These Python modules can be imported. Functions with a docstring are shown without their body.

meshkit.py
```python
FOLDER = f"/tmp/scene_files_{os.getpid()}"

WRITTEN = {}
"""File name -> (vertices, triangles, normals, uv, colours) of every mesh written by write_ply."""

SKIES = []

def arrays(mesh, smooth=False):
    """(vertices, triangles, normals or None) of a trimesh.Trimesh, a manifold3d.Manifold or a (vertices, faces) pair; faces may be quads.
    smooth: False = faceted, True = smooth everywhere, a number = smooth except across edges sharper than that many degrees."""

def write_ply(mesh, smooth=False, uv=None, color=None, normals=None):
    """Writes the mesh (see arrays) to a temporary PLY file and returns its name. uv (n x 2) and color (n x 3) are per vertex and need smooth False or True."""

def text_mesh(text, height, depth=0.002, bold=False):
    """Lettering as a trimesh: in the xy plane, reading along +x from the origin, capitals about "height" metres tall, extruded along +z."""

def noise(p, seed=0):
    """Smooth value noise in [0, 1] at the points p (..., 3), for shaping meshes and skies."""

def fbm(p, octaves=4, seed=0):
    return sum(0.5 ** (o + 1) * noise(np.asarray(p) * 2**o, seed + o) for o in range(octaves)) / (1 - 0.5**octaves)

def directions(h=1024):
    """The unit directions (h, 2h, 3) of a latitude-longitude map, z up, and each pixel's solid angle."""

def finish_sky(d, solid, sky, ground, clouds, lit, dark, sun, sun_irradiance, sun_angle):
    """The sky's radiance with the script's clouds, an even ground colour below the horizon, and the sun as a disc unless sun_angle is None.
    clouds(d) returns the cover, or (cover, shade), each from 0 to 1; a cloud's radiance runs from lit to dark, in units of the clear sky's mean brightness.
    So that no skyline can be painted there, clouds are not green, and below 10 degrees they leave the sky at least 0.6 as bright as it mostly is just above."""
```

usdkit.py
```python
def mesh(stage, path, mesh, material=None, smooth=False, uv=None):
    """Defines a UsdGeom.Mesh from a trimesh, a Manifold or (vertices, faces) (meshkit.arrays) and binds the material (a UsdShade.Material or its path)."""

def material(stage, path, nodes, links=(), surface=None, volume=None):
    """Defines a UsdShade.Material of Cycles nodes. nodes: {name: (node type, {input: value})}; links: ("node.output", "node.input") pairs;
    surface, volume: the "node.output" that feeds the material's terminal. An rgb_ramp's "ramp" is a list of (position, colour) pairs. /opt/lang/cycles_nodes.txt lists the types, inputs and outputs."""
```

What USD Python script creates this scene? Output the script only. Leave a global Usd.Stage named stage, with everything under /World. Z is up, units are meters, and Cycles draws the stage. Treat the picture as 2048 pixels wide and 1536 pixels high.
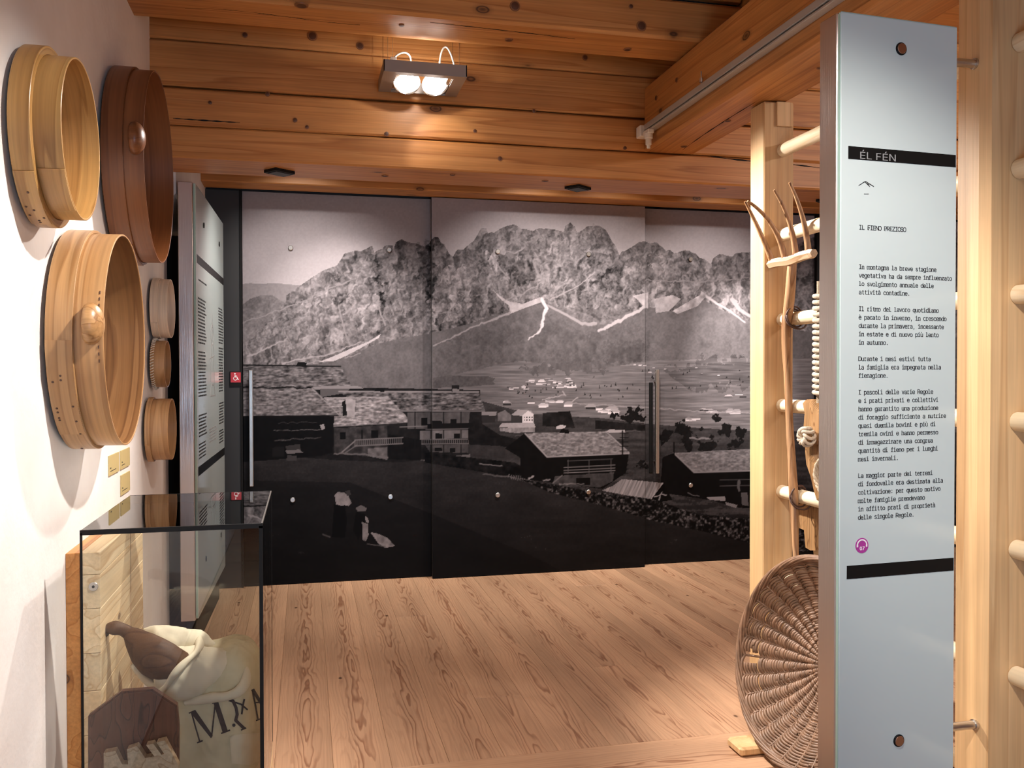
import math, random
import numpy as np, trimesh, manifold3d as m3
from shapely.geometry import Polygon, LineString, Point, box as sbox
from shapely.ops import unary_union
from shapely import affinity
from pxr import Usd, UsdGeom, UsdLux, UsdShade, Gf, Sdf, Vt
import usdkit, meshkit

stage = Usd.Stage.CreateInMemory()
UsdGeom.SetStageUpAxis(stage, 'Z'); UsdGeom.SetStageMetersPerUnit(stage, 1.0)
UsdGeom.Xform.Define(stage, '/World'); UsdGeom.Scope.Define(stage, '/World/Looks')
rng = random.Random(7); nr = np.random.default_rng(7)

# ------------------------------------------------------------------ camera
FPX, YAW, PITCH, ROLL, EYE = 1763.1, math.radians(13.2277), math.radians(-0.8323), math.radians(-0.1017), np.array([0, 0, 1.35])
FWD = np.array([math.sin(YAW) * math.cos(PITCH), math.cos(YAW) * math.cos(PITCH), math.sin(PITCH)])
_r = np.array([math.cos(YAW), -math.sin(YAW), 0]); _u = np.cross(_r, FWD)
RGT = _r * math.cos(ROLL) + _u * math.sin(ROLL); UPV = np.cross(RGT, FWD)
cam = UsdGeom.Camera.Define(stage, '/World/camera')
cam.AddTransformOp().Set(Gf.Matrix4d(*[*RGT, 0], *[*UPV, 0], *[*(-FWD), 0], *[*EYE, 1]))
cam.CreateHorizontalApertureAttr(36.0); cam.CreateVerticalApertureAttr(27.0)
cam.CreateFocalLengthAttr(FPX / 2048 * 36.0); cam.CreateClippingRangeAttr(Gf.Vec2f(0.05, 100))
cam.CreateExposureAttr(0.0)

# ------------------------------------------------------------------ light
WARM = (1.0, 0.935, 0.875)
def spot(name, pos, aim, power, cone, soft=0.5, radius=0.03, color=WARM):
    l = UsdLux.SphereLight.Define(stage, '/World/' + name)
    z = np.array(pos, float) - np.array(aim, float); z /= np.linalg.norm(z)
    x = np.cross([0, 0, 1.0], z); x /= np.linalg.norm(x); y = np.cross(z, x)
    l.AddTransformOp().Set(Gf.Matrix4d(*[*x, 0], *[*y, 0], *[*z, 0], *[*map(float, pos), 1]))
    l.CreateRadiusAttr(radius); l.CreateIntensityAttr(power / (4 * math.pi ** 2 * radius ** 2)); l.CreateColorAttr(Gf.Vec3f(*color))
    s = UsdLux.ShapingAPI.Apply(l.GetPrim()); s.CreateShapingConeAngleAttr(cone); s.CreateShapingConeSoftnessAttr(soft)
def bulb(name, pos, power, radius=0.03, color=WARM):
    l = UsdLux.SphereLight.Define(stage, '/World/' + name); l.AddTranslateOp().Set(Gf.Vec3d(*pos))
    l.CreateRadiusAttr(radius); l.CreateIntensityAttr(power / (4 * math.pi ** 2 * radius ** 2)); l.CreateColorAttr(Gf.Vec3f(*color))
spot('lamp_light', (0.44, 3.86, 2.58), (-0.62, 2.75, 1.05), 170, 32, 0.7, 0.035)
spot('lamp_light_001', (0.58, 3.86, 2.58), (1.86, 2.85, 1.15), 560, 33, 0.7, 0.035)
spot('lamp_light_002', (0.80, 1.90, 2.85), (-0.60, 2.60, 0.75), 370, 32, 1.0, 0.035)
spot('lamp_light_003', (0.30, 0.70, 2.85), (1.66, 2.10, 1.10), 300, 19, 1.0, 0.05)
spot('lamp_light_004', (0.9, 3.05, 3.05), (1.0, 3.6, 0.0), 125, 42, 1.0, 0.06)  # added overhead fill to brighten the floor, no known lamp there
spot('lamp_light_005', (0.55, 4.75, 2.78), (-0.50, 5.05, 1.45), 110, 26, 1.0, 0.03)
bulb('lamp_leak_light', (0.51, 3.815, 2.642), 3.0, 0.010)
spot('lamp_leak_light_001', (0.50, 3.86, 2.60), (0.66, 4.10, 2.34), 3.5, 34, 0.5, 0.02)
MURAL_LAMPS = [((-0.05, 4.80, 2.80), (0.05, 5.70, 0.95), 120, 46, 1.0), ((1.45, 4.80, 2.80), (1.45, 5.70, 0.95), 125, 46, 1.0), ((1.95, 4.80, 2.80), (1.98, 5.70, 0.95), 85, 46, 1.0), ((2.75, 4.80, 2.80), (2.75, 5.70, 0.95), 120, 46, 1.0), ((4.2, 4.80, 2.80), (4.2, 5.70, 0.95), 80, 46, 1.0),
               ((0.15, 4.70, 2.80), (0.27, 5.72, 1.40), 190, 27, 1.0), ((1.80, 4.70, 2.80), (1.90, 5.68, 1.40), 200, 26, 1.0), ((2.90, 4.70, 2.80), (3.0, 5.72, 1.46), 600, 16, 1.0)]
for k, (a, b, pw, cn, sf) in enumerate(MURAL_LAMPS):
    spot('mural_lamp_light' + ('_%03d' % k if k else ''), a, b, pw, cn, sf, 0.03)
bulb('back_lamp_light', (3.6, 2.2, 2.7), 60, 0.05)  # added ambient fill in the right-hand room, not a known lamp
bulb('back_lamp_light_001', (1.6, -0.6, 2.7), 10, 0.08)  # second added fill, behind the camera
win = UsdLux.RectLight.Define(stage, '/World/window_daylight')
win.AddTransformOp().Set(Gf.Matrix4d(1, 0, 0, 0, 0, 0, 1, 0, 0, -1, 0, 0, 0.9, -2.35, 0.95, 1))
win.CreateWidthAttr(0.9); win.CreateHeightAttr(1.0); win.CreateIntensityAttr(21.0); win.CreateColorAttr(Gf.Vec3f(0.48, 0.72, 1.0))

# ------------------------------------------------------------------ helpers
def ray(u, v): return FWD + RGT * ((u - 1024) / FPX) + UPV * ((768 - v) / FPX)
def onX(u, v, X): r = ray(u, v); return EYE + r * (X / r[0])
def onY(u, v, Y): r = ray(u, v); return EYE + r * (Y / r[1])
used = {}
def npath(parent, name):
    p = parent + '/' + name; n = used.get(p, 0); used[p] = n + 1
    return p if n == 0 else '%s_%03d' % (p, n)
def tag(prim, label=None, cat=None, group=None, kind=None):
    prim = prim.GetPrim() if hasattr(prim, 'GetPrim') else prim
    for k, v in (('label', label), ('category', cat), ('group', group), ('kind', kind)):
        if v: prim.SetCustomDataByKey(k, v)
    return prim
def pth(parent): return '/World' if parent is None else str(parent.GetPath())
def obj(name, mesh, mat, parent=None, smooth=False, label=None, cat=None, group=None, kind=None):
    org = ORIG.get(pth(parent))
    if org is not None:
        v, f, _ = meshkit.arrays(mesh, False); mesh = (v - org, f)
    m = usdkit.mesh(stage, npath(pth(parent), name), mesh, M[mat] if isinstance(mat, str) else mat, smooth)
    return tag(m.GetPrim(), label, cat, group, kind)
ORIG = {}
def thing(name, label, cat, loc=(0, 0, 0), group=None, kind=None):
    p = npath('/World', name); x = UsdGeom.Xform.Define(stage, p); x.AddTranslateOp().Set(Gf.Vec3d(*map(float, loc)))
    ORIG[p] = np.array(loc, float)
    return tag(x.GetPrim(), label, cat, group, kind)
def sub(parent, child): ORIG[str(child.GetPath())] = ORIG.get(pth(parent)); return child
def cat(ms): return trimesh.util.concatenate([trimesh.Trimesh(*meshkit.arrays(m)[:2], process=False) for m in ms])
def bx(x0, x1, y0, y1, z0, z1, c=0.0):
    if c <= 0:
        m = trimesh.creation.box([x1 - x0, y1 - y0, z1 - z0]); m.apply_translation([(x0 + x1) / 2, (y0 + y1) / 2, (z0 + z1) / 2]); return m
    P = []
    for sx in (0, 1):
        for sy in (0, 1):
            for sz in (0, 1):
                for a in range(3):
                    d = [c if a != 0 else 0, c if a != 1 else 0, c if a != 2 else 0]
                    P.append([(x1 - d[0]) if sx else (x0 + d[0]), (y1 - d[1]) if sy else (y0 + d[1]), (z1 - d[2]) if sz else (z0 + d[2])])
    return m3.Manifold.hull_points(np.array(P))
def tube(points, radii, sides=10, closed=False, caps=True):
    p = np.asarray(points, float); n = len(p)
    t = (np.roll(p, -1, 0) - np.roll(p, 1, 0)) if closed else np.gradient(p, axis=0)
    t /= np.linalg.norm(t, axis=1, keepdims=True) + 1e-12
    a = np.cross(t[0], [0, 0, 1.0] if abs(t[0, 2]) < .9 else [1.0, 0, 0]); A = []
    for i in range(n):
        a = a - t[i] * (a @ t[i]); a /= np.linalg.norm(a) + 1e-12; A.append(a)
    A = np.array(A); B = np.cross(t, A); ang = np.arange(sides) * 2 * math.pi / sides
    r = np.broadcast_to(np.asarray(radii, float), (n,))
    v = p[:, None] + r[:, None, None] * (np.cos(ang)[None, :, None] * A[:, None] + np.sin(ang)[None, :, None] * B[:, None])
    m = n if closed else n - 1
    i, j = np.meshgrid(np.arange(m), np.arange(sides), indexing='ij'); i2 = (i + 1) % n; j2 = (j + 1) % sides
    q = np.stack([i * sides + j, i * sides + j2, i2 * sides + j2, i2 * sides + j], -1).reshape(-1, 4)
    f = np.vstack([q[:, [0, 2, 1]], q[:, [0, 3, 2]]]); v = v.reshape(-1, 3)
    if caps and not closed:
        v = np.vstack([v, p[0], p[-1]]); c0, c1 = len(v) - 2, len(v) - 1; k = np.arange(sides); k2 = (k + 1) % sides
        f = np.vstack([f, np.stack([np.full(sides, c0), k, k2], 1), np.stack([np.full(sides, c1), (n - 1) * sides + k2, (n - 1) * sides + k], 1)])
    m = trimesh.Trimesh(v, f, process=False)
    return m
def spline(pts, n):
    from scipy.interpolate import CubicSpline
    p = np.asarray(pts, float); s = np.r_[0, np.cumsum(np.linalg.norm(np.diff(p[:, :3], axis=0), axis=1))]
    return CubicSpline(s, p)(np.linspace(0, s[-1], n))
def revolve(profile, center, axis, sides=48):
    """profile [(r, h)] closed loop or open; revolved about axis through center."""
    z = np.array(axis, float); z /= np.linalg.norm(z); x = np.cross(z, [0, 0, 1.0] if abs(z[2]) < .9 else [1.0, 0, 0]); x /= np.linalg.norm(x); y = np.cross(z, x)
    pr = np.array(profile, float); n = len(pr); a = np.arange(sides) * 2 * math.pi / sides
    v = np.array(center) + pr[:, 0][:, None, None] * (np.cos(a)[None, :, None] * x + np.sin(a)[None, :, None] * y) + pr[:, 1][:, None, None] * z
    i, j = np.meshgrid(np.arange(n - 1), np.arange(sides), indexing='ij'); j2 = (j + 1) % sides
    q = np.stack([i * sides + j, i * sides + j2, (i + 1) * sides + j2, (i + 1) * sides + j], -1).reshape(-1, 4)
    m = trimesh.Trimesh(v.reshape(-1, 3), np.vstack([q[:, [0, 1, 2]], q[:, [0, 2, 3]]]), process=False)
    return m
def cyl(p0, p1, r, sides=24, c=0.0):
    p0, p1 = np.array(p0, float), np.array(p1, float); L = np.linalg.norm(p1 - p0)
    pr = [(0, 0), (r - c, 0), (r, c), (r, L - c), (r - c, L), (0, L)] if c else [(0, 0), (r, 0), (r, L), (0, L)]
    return revolve(pr, p0, p1 - p0, sides)
def extrude(poly, d, place):
    """shapely polygon in (a, b), thickness d; place(a, b, h) -> xyz arrays."""
    ms = []
    for g in getattr(poly, 'geoms', [poly]):
        if g.is_empty or g.geom_type != 'Polygon': continue
        m = trimesh.creation.extrude_polygon(g, d, engine='earcut'); v = np.array(m.vertices)
        m = trimesh.Trimesh(np.stack(place(v[:, 0], v[:, 1], v[:, 2]), 1), m.faces, process=False)
        ms.append(m)
    return cat(ms)

# ------------------------------------------------------------------ materials
M = {}
def mat(name, nodes, links, surface): M[name] = usdkit.material(stage, '/World/Looks/' + name, nodes, links, surface=surface)
def plain(name, color, rough=0.5, metal=0.0, bump=None, **kw):
    nodes = {'p': ('principled_bsdf', {'base_color': color, 'roughness': rough, 'metallic': metal, **kw})}; links = []
    if bump:
        sc, st, stretch = bump
        nodes |= {'tc': ('texture_coordinate', {}), 'mp': ('mapping', {'scale': stretch}), 'n': ('noise_texture', {'scale': sc, 'detail': 4.0}), 'b': ('bump', {'strength': st, 'distance': 0.002})}
        links += [('tc.object', 'mp.vector'), ('mp.vector', 'n.vector'), ('n.fac', 'b.height'), ('b.normal', 'p.normal')]
    mat(name, nodes, links, 'p.BSDF')
def wood(name, axis, light, mid, dark, across=14.0, along=0.9, rings=7.0, rough=0.5, knot=0.0, knotcol=(0.10, 0.035, 0.012), fine=0.25, vary=0.18, spec=0.4, bump=0.15, contrast=1.0, coord='object', distort=0.35):
    s = [across] * 3; s[axis] = along
    s2 = [110.0] * 3; s2[axis] = 2.5
    s3 = [4.5] * 3; s3[axis] = 2.4
    lerp = lambda a, b, t: tuple(x + (y - x) * t for x, y in zip(a, b))
    nodes = {
        'tc': ('texture_coordinate', {}) if coord == 'object' else ('attribute', {'attribute': 'grain'}), 'oi': ('object_info', {}),
        'off': ('vector_math', {'math_type': 'scale', 'vector1': (13.7, 31.1, 23.3)}),
        'm1': ('mapping', {'scale': s}), 'a1': ('vector_math', {'math_type': 'add'}), 'n1': ('noise_texture', {'scale': 1.0, 'detail': 2.5, 'roughness': 0.45, 'distortion': distort}),
        'k': ('math', {'math_type': 'multiply', 'value2': rings * 2}), 'fr': ('math', {'math_type': 'fraction'}),
        'ramp': ('rgb_ramp', {'ramp': [(0, light), (0.45, lerp(light, mid, 0.6)), (0.8, mid), (0.93, lerp(mid, dark, contrast)), (1.0, lerp(mid, light, .5))]}),
        'm2': ('mapping', {'scale': s2}), 'n2': ('noise_texture', {'scale': 1.0, 'detail': 3.0, 'roughness': 0.6}),
        'f2': ('map_range', {'from_min': 0.3, 'from_max': 0.7, 'to_min': 1 - fine, 'to_max': 1 + fine * 0.4, 'clamp': True}),
        'm3': ('mapping', {'scale': s3}), 'a3': ('vector_math', {'math_type': 'add'}), 'n3': ('noise_texture', {'scale': 1.0, 'detail': 2.0}),
        'f3': ('map_range', {'from_min': 0.3, 'from_max': 0.7, 'to_min': 0.86, 'to_max': 1.10, 'clamp': True}),
        'fo': ('map_range', {'from_min': 0.0, 'from_max': 1.0, 'to_min': 1 - vary, 'to_max': 1 + vary * 0.55}),
        'v1': ('math', {'math_type': 'multiply'}), 'v2': ('math', {'math_type': 'multiply'}),
        'h': ('hsv', {'hue': 0.5, 'saturation': 1.0, 'fac': 1.0}),
        'b': ('bump', {'strength': bump, 'distance': 0.002}),
        'p': ('principled_bsdf', {'roughness': rough, 'specular_ior_level': spec})}
    links = [('oi.random', 'off.scale'), ('tc.object', 'm1.vector'), ('m1.vector', 'a1.vector1'), ('off.vector', 'a1.vector2'), ('a1.vector', 'n1.vector'), ('n1.fac', 'k.value1'), ('k.value', 'fr.value1'),
             ('fr.value', 'ramp.fac'), ('tc.object', 'm2.vector'), ('m2.vector', 'n2.vector'), ('n2.fac', 'f2.value'), ('tc.object', 'm3.vector'), ('m3.vector', 'a3.vector1'), ('off.vector', 'a3.vector2'), ('a3.vector', 'n3.vector'), ('n3.fac', 'f3.value'),
             ('oi.random', 'fo.value'), ('f2.result', 'v1.value1'), ('f3.result', 'v1.value2'), ('v1.value', 'v2.value1'), ('fo.result', 'v2.value2'), ('v2.value', 'h.value'),
             ('n2.fac', 'b.height'), ('b.normal', 'p.normal')]
    if knot > 0:
        nodes |= {'vo': ('voronoi_texture', {'scale': 1.0, 'randomness': 1.0}), 'kr': ('rgb_ramp', {'ramp': [(0, (1, 1, 1)), (knot * .35, (.75, .75, .75)), (knot * .55, (.55, .55, .55)), (knot * .72, (1, 1, 1)), (knot * .9, (.3, .3, .3)), (knot * 1.5, (0, 0, 0)), (1, (0, 0, 0))]}),
                  'mk': ('mix', {'mix_type': 'mix', 'color2': knotcol})}
        links += [('a3.vector', 'vo.vector'), ('vo.distance', 'kr.fac'), ('kr.color', 'mk.fac'), ('ramp.color', 'mk.color1'), ('mk.color', 'h.color')]
    else:
        links += [('ramp.color', 'h.color')]
    links += [('h.color', 'p.base_color')]
    if coord != 'object': links = [(('tc.vector' if a == 'tc.object' else a), b) for a, b in links]
    mat(name, nodes, links, 'p.BSDF')
PINE = ((0.57, 0.255, 0.078), (0.50, 0.205, 0.056), (0.36, 0.125, 0.030))
wood('log_wood_x', 0, *PINE, across=8, along=0.22, rings=4, knot=0.085, knotcol=(0.055, 0.018, 0.007), rough=0.45, fine=0.2, vary=0.14, contrast=0.7, distort=0.1)
wood('log_wood_y', 1, *PINE, across=8, along=0.22, rings=4, knot=0.085, knotcol=(0.055, 0.018, 0.007), rough=0.45, fine=0.2, vary=0.14, contrast=0.7, distort=0.1)
LARCH = ((0.54, 0.335, 0.195), (0.485, 0.285, 0.158), (0.27, 0.125, 0.058))
wood('floor_wood_y', 1, *LARCH, across=11, along=0.75, rings=7, knot=0.045, knotcol=(0.12, 0.05, 0.02), rough=0.42, fine=0.12, vary=0.16, spec=0.4, bump=0.05)
wood('floor_wood_x', 0, *LARCH, across=11, along=0.75, rings=7, knot=0.045, knotcol=(0.12, 0.05, 0.02), rough=0.42, fine=0.12, vary=0.10, bump=0.05)
SPRUCE = ((0.72, 0.47, 0.24), (0.67, 0.415, 0.20), (0.55, 0.31, 0.135))
wood('post_wood', 2, *SPRUCE, across=8, along=0.2, rings=3, knot=0.05, contrast=0.6, distort=0.1, knotcol=(0.24, 0.10, 0.04), rough=0.5, fine=0.12, vary=0.06)
wood('rung_wood', 1, (0.86, 0.73, 0.52), (0.83, 0.69, 0.47), (0.76, 0.58, 0.36), across=8, along=0.5, rings=3, rough=0.5, fine=0.10, vary=0.05)
wood('board_wood', 1, (0.76, 0.58, 0.36), (0.70, 0.50, 0.285), (0.52, 0.31, 0.14), across=9, along=0.5, rings=4, knot=0.05, rough=0.5, fine=0.15, vary=0.16, contrast=0.7, distort=0.15)
def hoopwood(name, a, b, c, k=0.05): wood(name, 2, a, b, c, across=11, along=0.5, rings=3, knot=k, knotcol=(0.16, 0.06, 0.02), rough=0.36, fine=0.2, vary=0.05, spec=0.5, coord='grain', contrast=0.6, distort=0.15)
hoopwood('hoop_honey', (0.48, 0.27, 0.09), (0.39, 0.20, 0.062), (0.26, 0.12, 0.033))
hoopwood('hoop_dark', (0.215, 0.078, 0.026), (0.18, 0.062, 0.02), (0.12, 0.036, 0.011), 0.03)
hoopwood('hoop_tan', (0.47, 0.265, 0.115), (0.40, 0.21, 0.082), (0.28, 0.13, 0.045))
hoopwood('hoop_pale', (0.76, 0.62, 0.47), (0.72, 0.57, 0.42), (0.6, 0.43, 0.28), 0.02)
hoopwood('hoop_brown', (0.50, 0.285, 0.13), (0.44, 0.235, 0.10), (0.31, 0.15, 0.055), 0.03)
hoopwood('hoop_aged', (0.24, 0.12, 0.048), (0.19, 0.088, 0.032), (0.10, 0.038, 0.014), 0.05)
wood('peg_tan', 0, (0.47, 0.265, 0.115), (0.40, 0.21, 0.082), (0.28, 0.13, 0.045), across=16, along=4, rings=3, rough=0.36)
wood('peg_dark', 0, (0.215, 0.078, 0.026), (0.18, 0.062, 0.02), (0.12, 0.036, 0.011), across=16, along=4, rings=3, rough=0.36)
wood('fork_wood', 2, (0.50, 0.29, 0.15), (0.42, 0.22, 0.10), (0.26, 0.12, 0.05), across=12, along=1, rings=4, rough=0.45, fine=0.3, vary=0.1)
wood('crossbar_wood', 1, (0.66, 0.47, 0.30), (0.60, 0.40, 0.24), (0.44, 0.26, 0.13), across=12, along=1, rings=4, rough=0.5, fine=0.25, vary=0.1)
wood('old_wood', 2, (0.38, 0.215, 0.095), (0.31, 0.165, 0.066), (0.16, 0.07, 0.025), across=14, along=3, rings=4, rough=0.5, fine=0.3, vary=0.1, knot=0.04)
wood('red_wood', 2, (0.15, 0.052, 0.028), (0.115, 0.038, 0.02), (0.04, 0.012, 0.007), across=9, along=3, rings=7, rough=0.4, fine=0.3, vary=0.05)
wood('scoop_wood', 0, (0.105, 0.046, 0.020), (0.085, 0.036, 0.015), (0.05, 0.018, 0.008), across=10, along=3, rings=3, rough=0.55, fine=0.3, vary=0.05, spec=0.25)
wood('pale_wood', 1, (0.68, 0.5, 0.33), (0.62, 0.43, 0.27), (0.45, 0.28, 0.15), across=12, along=2, rings=4, rough=0.55, fine=0.25, vary=0.1)
plain('brushed_steel', (0.74, 0.69, 0.68), 0.32, 1.0, bump=(1.0, 0.25, (400, 400, 4)))
plain('steel', (0.60, 0.57, 0.53), 0.3, 1.0)
plain('dark_grey_wall', (0.02, 0.02, 0.02), 0.6)
plain('knot_wood', (0.085, 0.028, 0.010), 0.5)
plain('knot_ring', (0.22, 0.085, 0.028), 0.5)
plain('bronze_cap', (0.42, 0.27, 0.20), 0.35, 1.0)
plain('aluminium', (0.44, 0.41, 0.375), 0.4, 0.25)
plain('lamp_grey', (0.30, 0.27, 0.245), 0.45, 0.6)
plain('white_plastic', (0.72, 0.66, 0.58), 0.4)
plain('reflector', (0.9, 0.88, 0.85), 0.15, 1.0)
plain('black_band', (0.006, 0.006, 0.006), 0.4, specular_ior_level=0.2)
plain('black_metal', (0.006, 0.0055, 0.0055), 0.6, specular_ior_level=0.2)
plain('dark_grey', (0.022, 0.021, 0.021), 0.5)
plain('dark_gap', (0.004, 0.003, 0.003), 0.9)
plain('ink', (0.012, 0.012, 0.013), 0.6)
plain('blue_ink', (0.014, 0.018, 0.028), 0.8)
plain('grey_letter', (0.25, 0.25, 0.25), 0.6)
plain('purple', (0.38, 0.035, 0.27), 0.45)
plain('sign_red', (0.42, 0.03, 0.045), 0.5)
plain('white_print', (0.85, 0.82, 0.82), 0.5)
plain('card', (0.52, 0.40, 0.18), 0.6)
plain('frosted_glass', (0.53, 0.595, 0.585), 0.12, 0.0, specular_ior_level=0.55)
plain('glass_edge', (0.36, 0.52, 0.46), 0.1)
plain('string', (0.62, 0.55, 0.42), 0.9)
plain('lace', (0.72, 0.64, 0.52), 0.8)
plain('sieve_net', (0.40, 0.26, 0.13), 0.8)
plain('leather', (0.07, 0.03, 0.018), 0.6)
def twoTone(name, a, b, scale, rough=0.85, bump=0.4, dist=0.002, stretch=(1, 1, 1)):
    mat(name, {'tc': ('texture_coordinate', {}), 'mp': ('mapping', {'scale': stretch}), 'n': ('noise_texture', {'scale': scale, 'detail': 5.0}), 'r': ('rgb_ramp', {'ramp': [(0.3, a), (0.7, b)]}), 'n2': ('noise_texture', {'scale': scale * 6, 'detail': 3.0}),
               'b': ('bump', {'strength': bump, 'distance': dist}), 'p': ('principled_bsdf', {'roughness': rough, 'specular_ior_level': 0.2})},
        [('tc.object', 'mp.vector'), ('mp.vector', 'n.vector'), ('mp.vector', 'n2.vector'), ('n.fac', 'r.fac'), ('r.color', 'p.base_color'), ('n2.fac', 'b.height'), ('b.normal', 'p.normal')], 'p.BSDF')
twoTone('plaster', (0.74, 0.685, 0.645), (0.80, 0.755, 0.72), 5.0, 0.9, 0.35, 0.004)
twoTone('sack_cloth', (0.50, 0.425, 0.275), (0.62, 0.54, 0.37), 14.0, 0.95, 0.5, 0.001)
twoTone('bag_cloth', (0.60, 0.52, 0.385), (0.68, 0.60, 0.46), 14.0, 0.95, 0.5, 0.001)
twoTone('patch_cloth', (0.56, 0.49, 0.35), (0.66, 0.58, 0.43), 14.0, 0.95, 0.5, 0.001)
twoTone('rope', (0.32, 0.24, 0.16), (0.50, 0.40, 0.29), 160.0, 0.95, 0.6, 0.002)
twoTone('rope_pale', (0.42, 0.34, 0.25), (0.62, 0.53, 0.42), 120.0, 0.95, 0.6, 0.002)
mat('wicker', {'g': ('geometry', {}), 'r': ('rgb_ramp', {'ramp': [(0, (0.22, 0.125, 0.075)), (0.2, (0.42, 0.27, 0.175)), (0.5, (0.64, 0.47, 0.33)), (0.7, (0.34, 0.25, 0.20)), (1, (0.80, 0.66, 0.52))]}),
    'tc': ('texture_coordinate', {}), 'n': ('noise_texture', {'scale': 25.0, 'detail': 3.0}), 'mr': ('map_range', {'from_min': 0.3, 'from_max': 0.7, 'to_min': 0.65, 'to_max': 1.2}), 'h': ('hsv', {'hue': 0.5, 'saturation': 1.0, 'fac': 1.0}), 'p': ('principled_bsdf', {'roughness': 0.5})},
    [('g.random_per_island', 'r.fac'), ('tc.object', 'n.vector'), ('n.fac', 'mr.value'), ('mr.result', 'h.value'), ('r.color', 'h.color'), ('h.color', 'p.base_color')], 'p.BSDF')
mat('pane_glass', {'f': ('fresnel', {'IOR': 1.5}), 't': ('transparent_bsdf', {'color': (0.965, 0.975, 0.965)}), 'g': ('glossy_bsdf', {'color': (1, 1, 1), 'roughness': 0.0}), 'm': ('mix_closure', {})},
    [('f.fac', 'm.fac'), ('t.BSDF', 'm.closure1'), ('g.BSDF', 'm.closure2')], 'm.closure')
mat('bulb_glow', {'e': ('emission', {'color': (1.0, 0.93, 0.86), 'strength': 22.0})}, [], 'e.emission')
mat('print', {'a': ('attribute', {'attribute': 'print'}), 'p': ('principled_bsdf', {'roughness': 0.45, 'specular_ior_level': 0.08})}, [('a.color', 'p.base_color')], 'p.BSDF')
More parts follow.
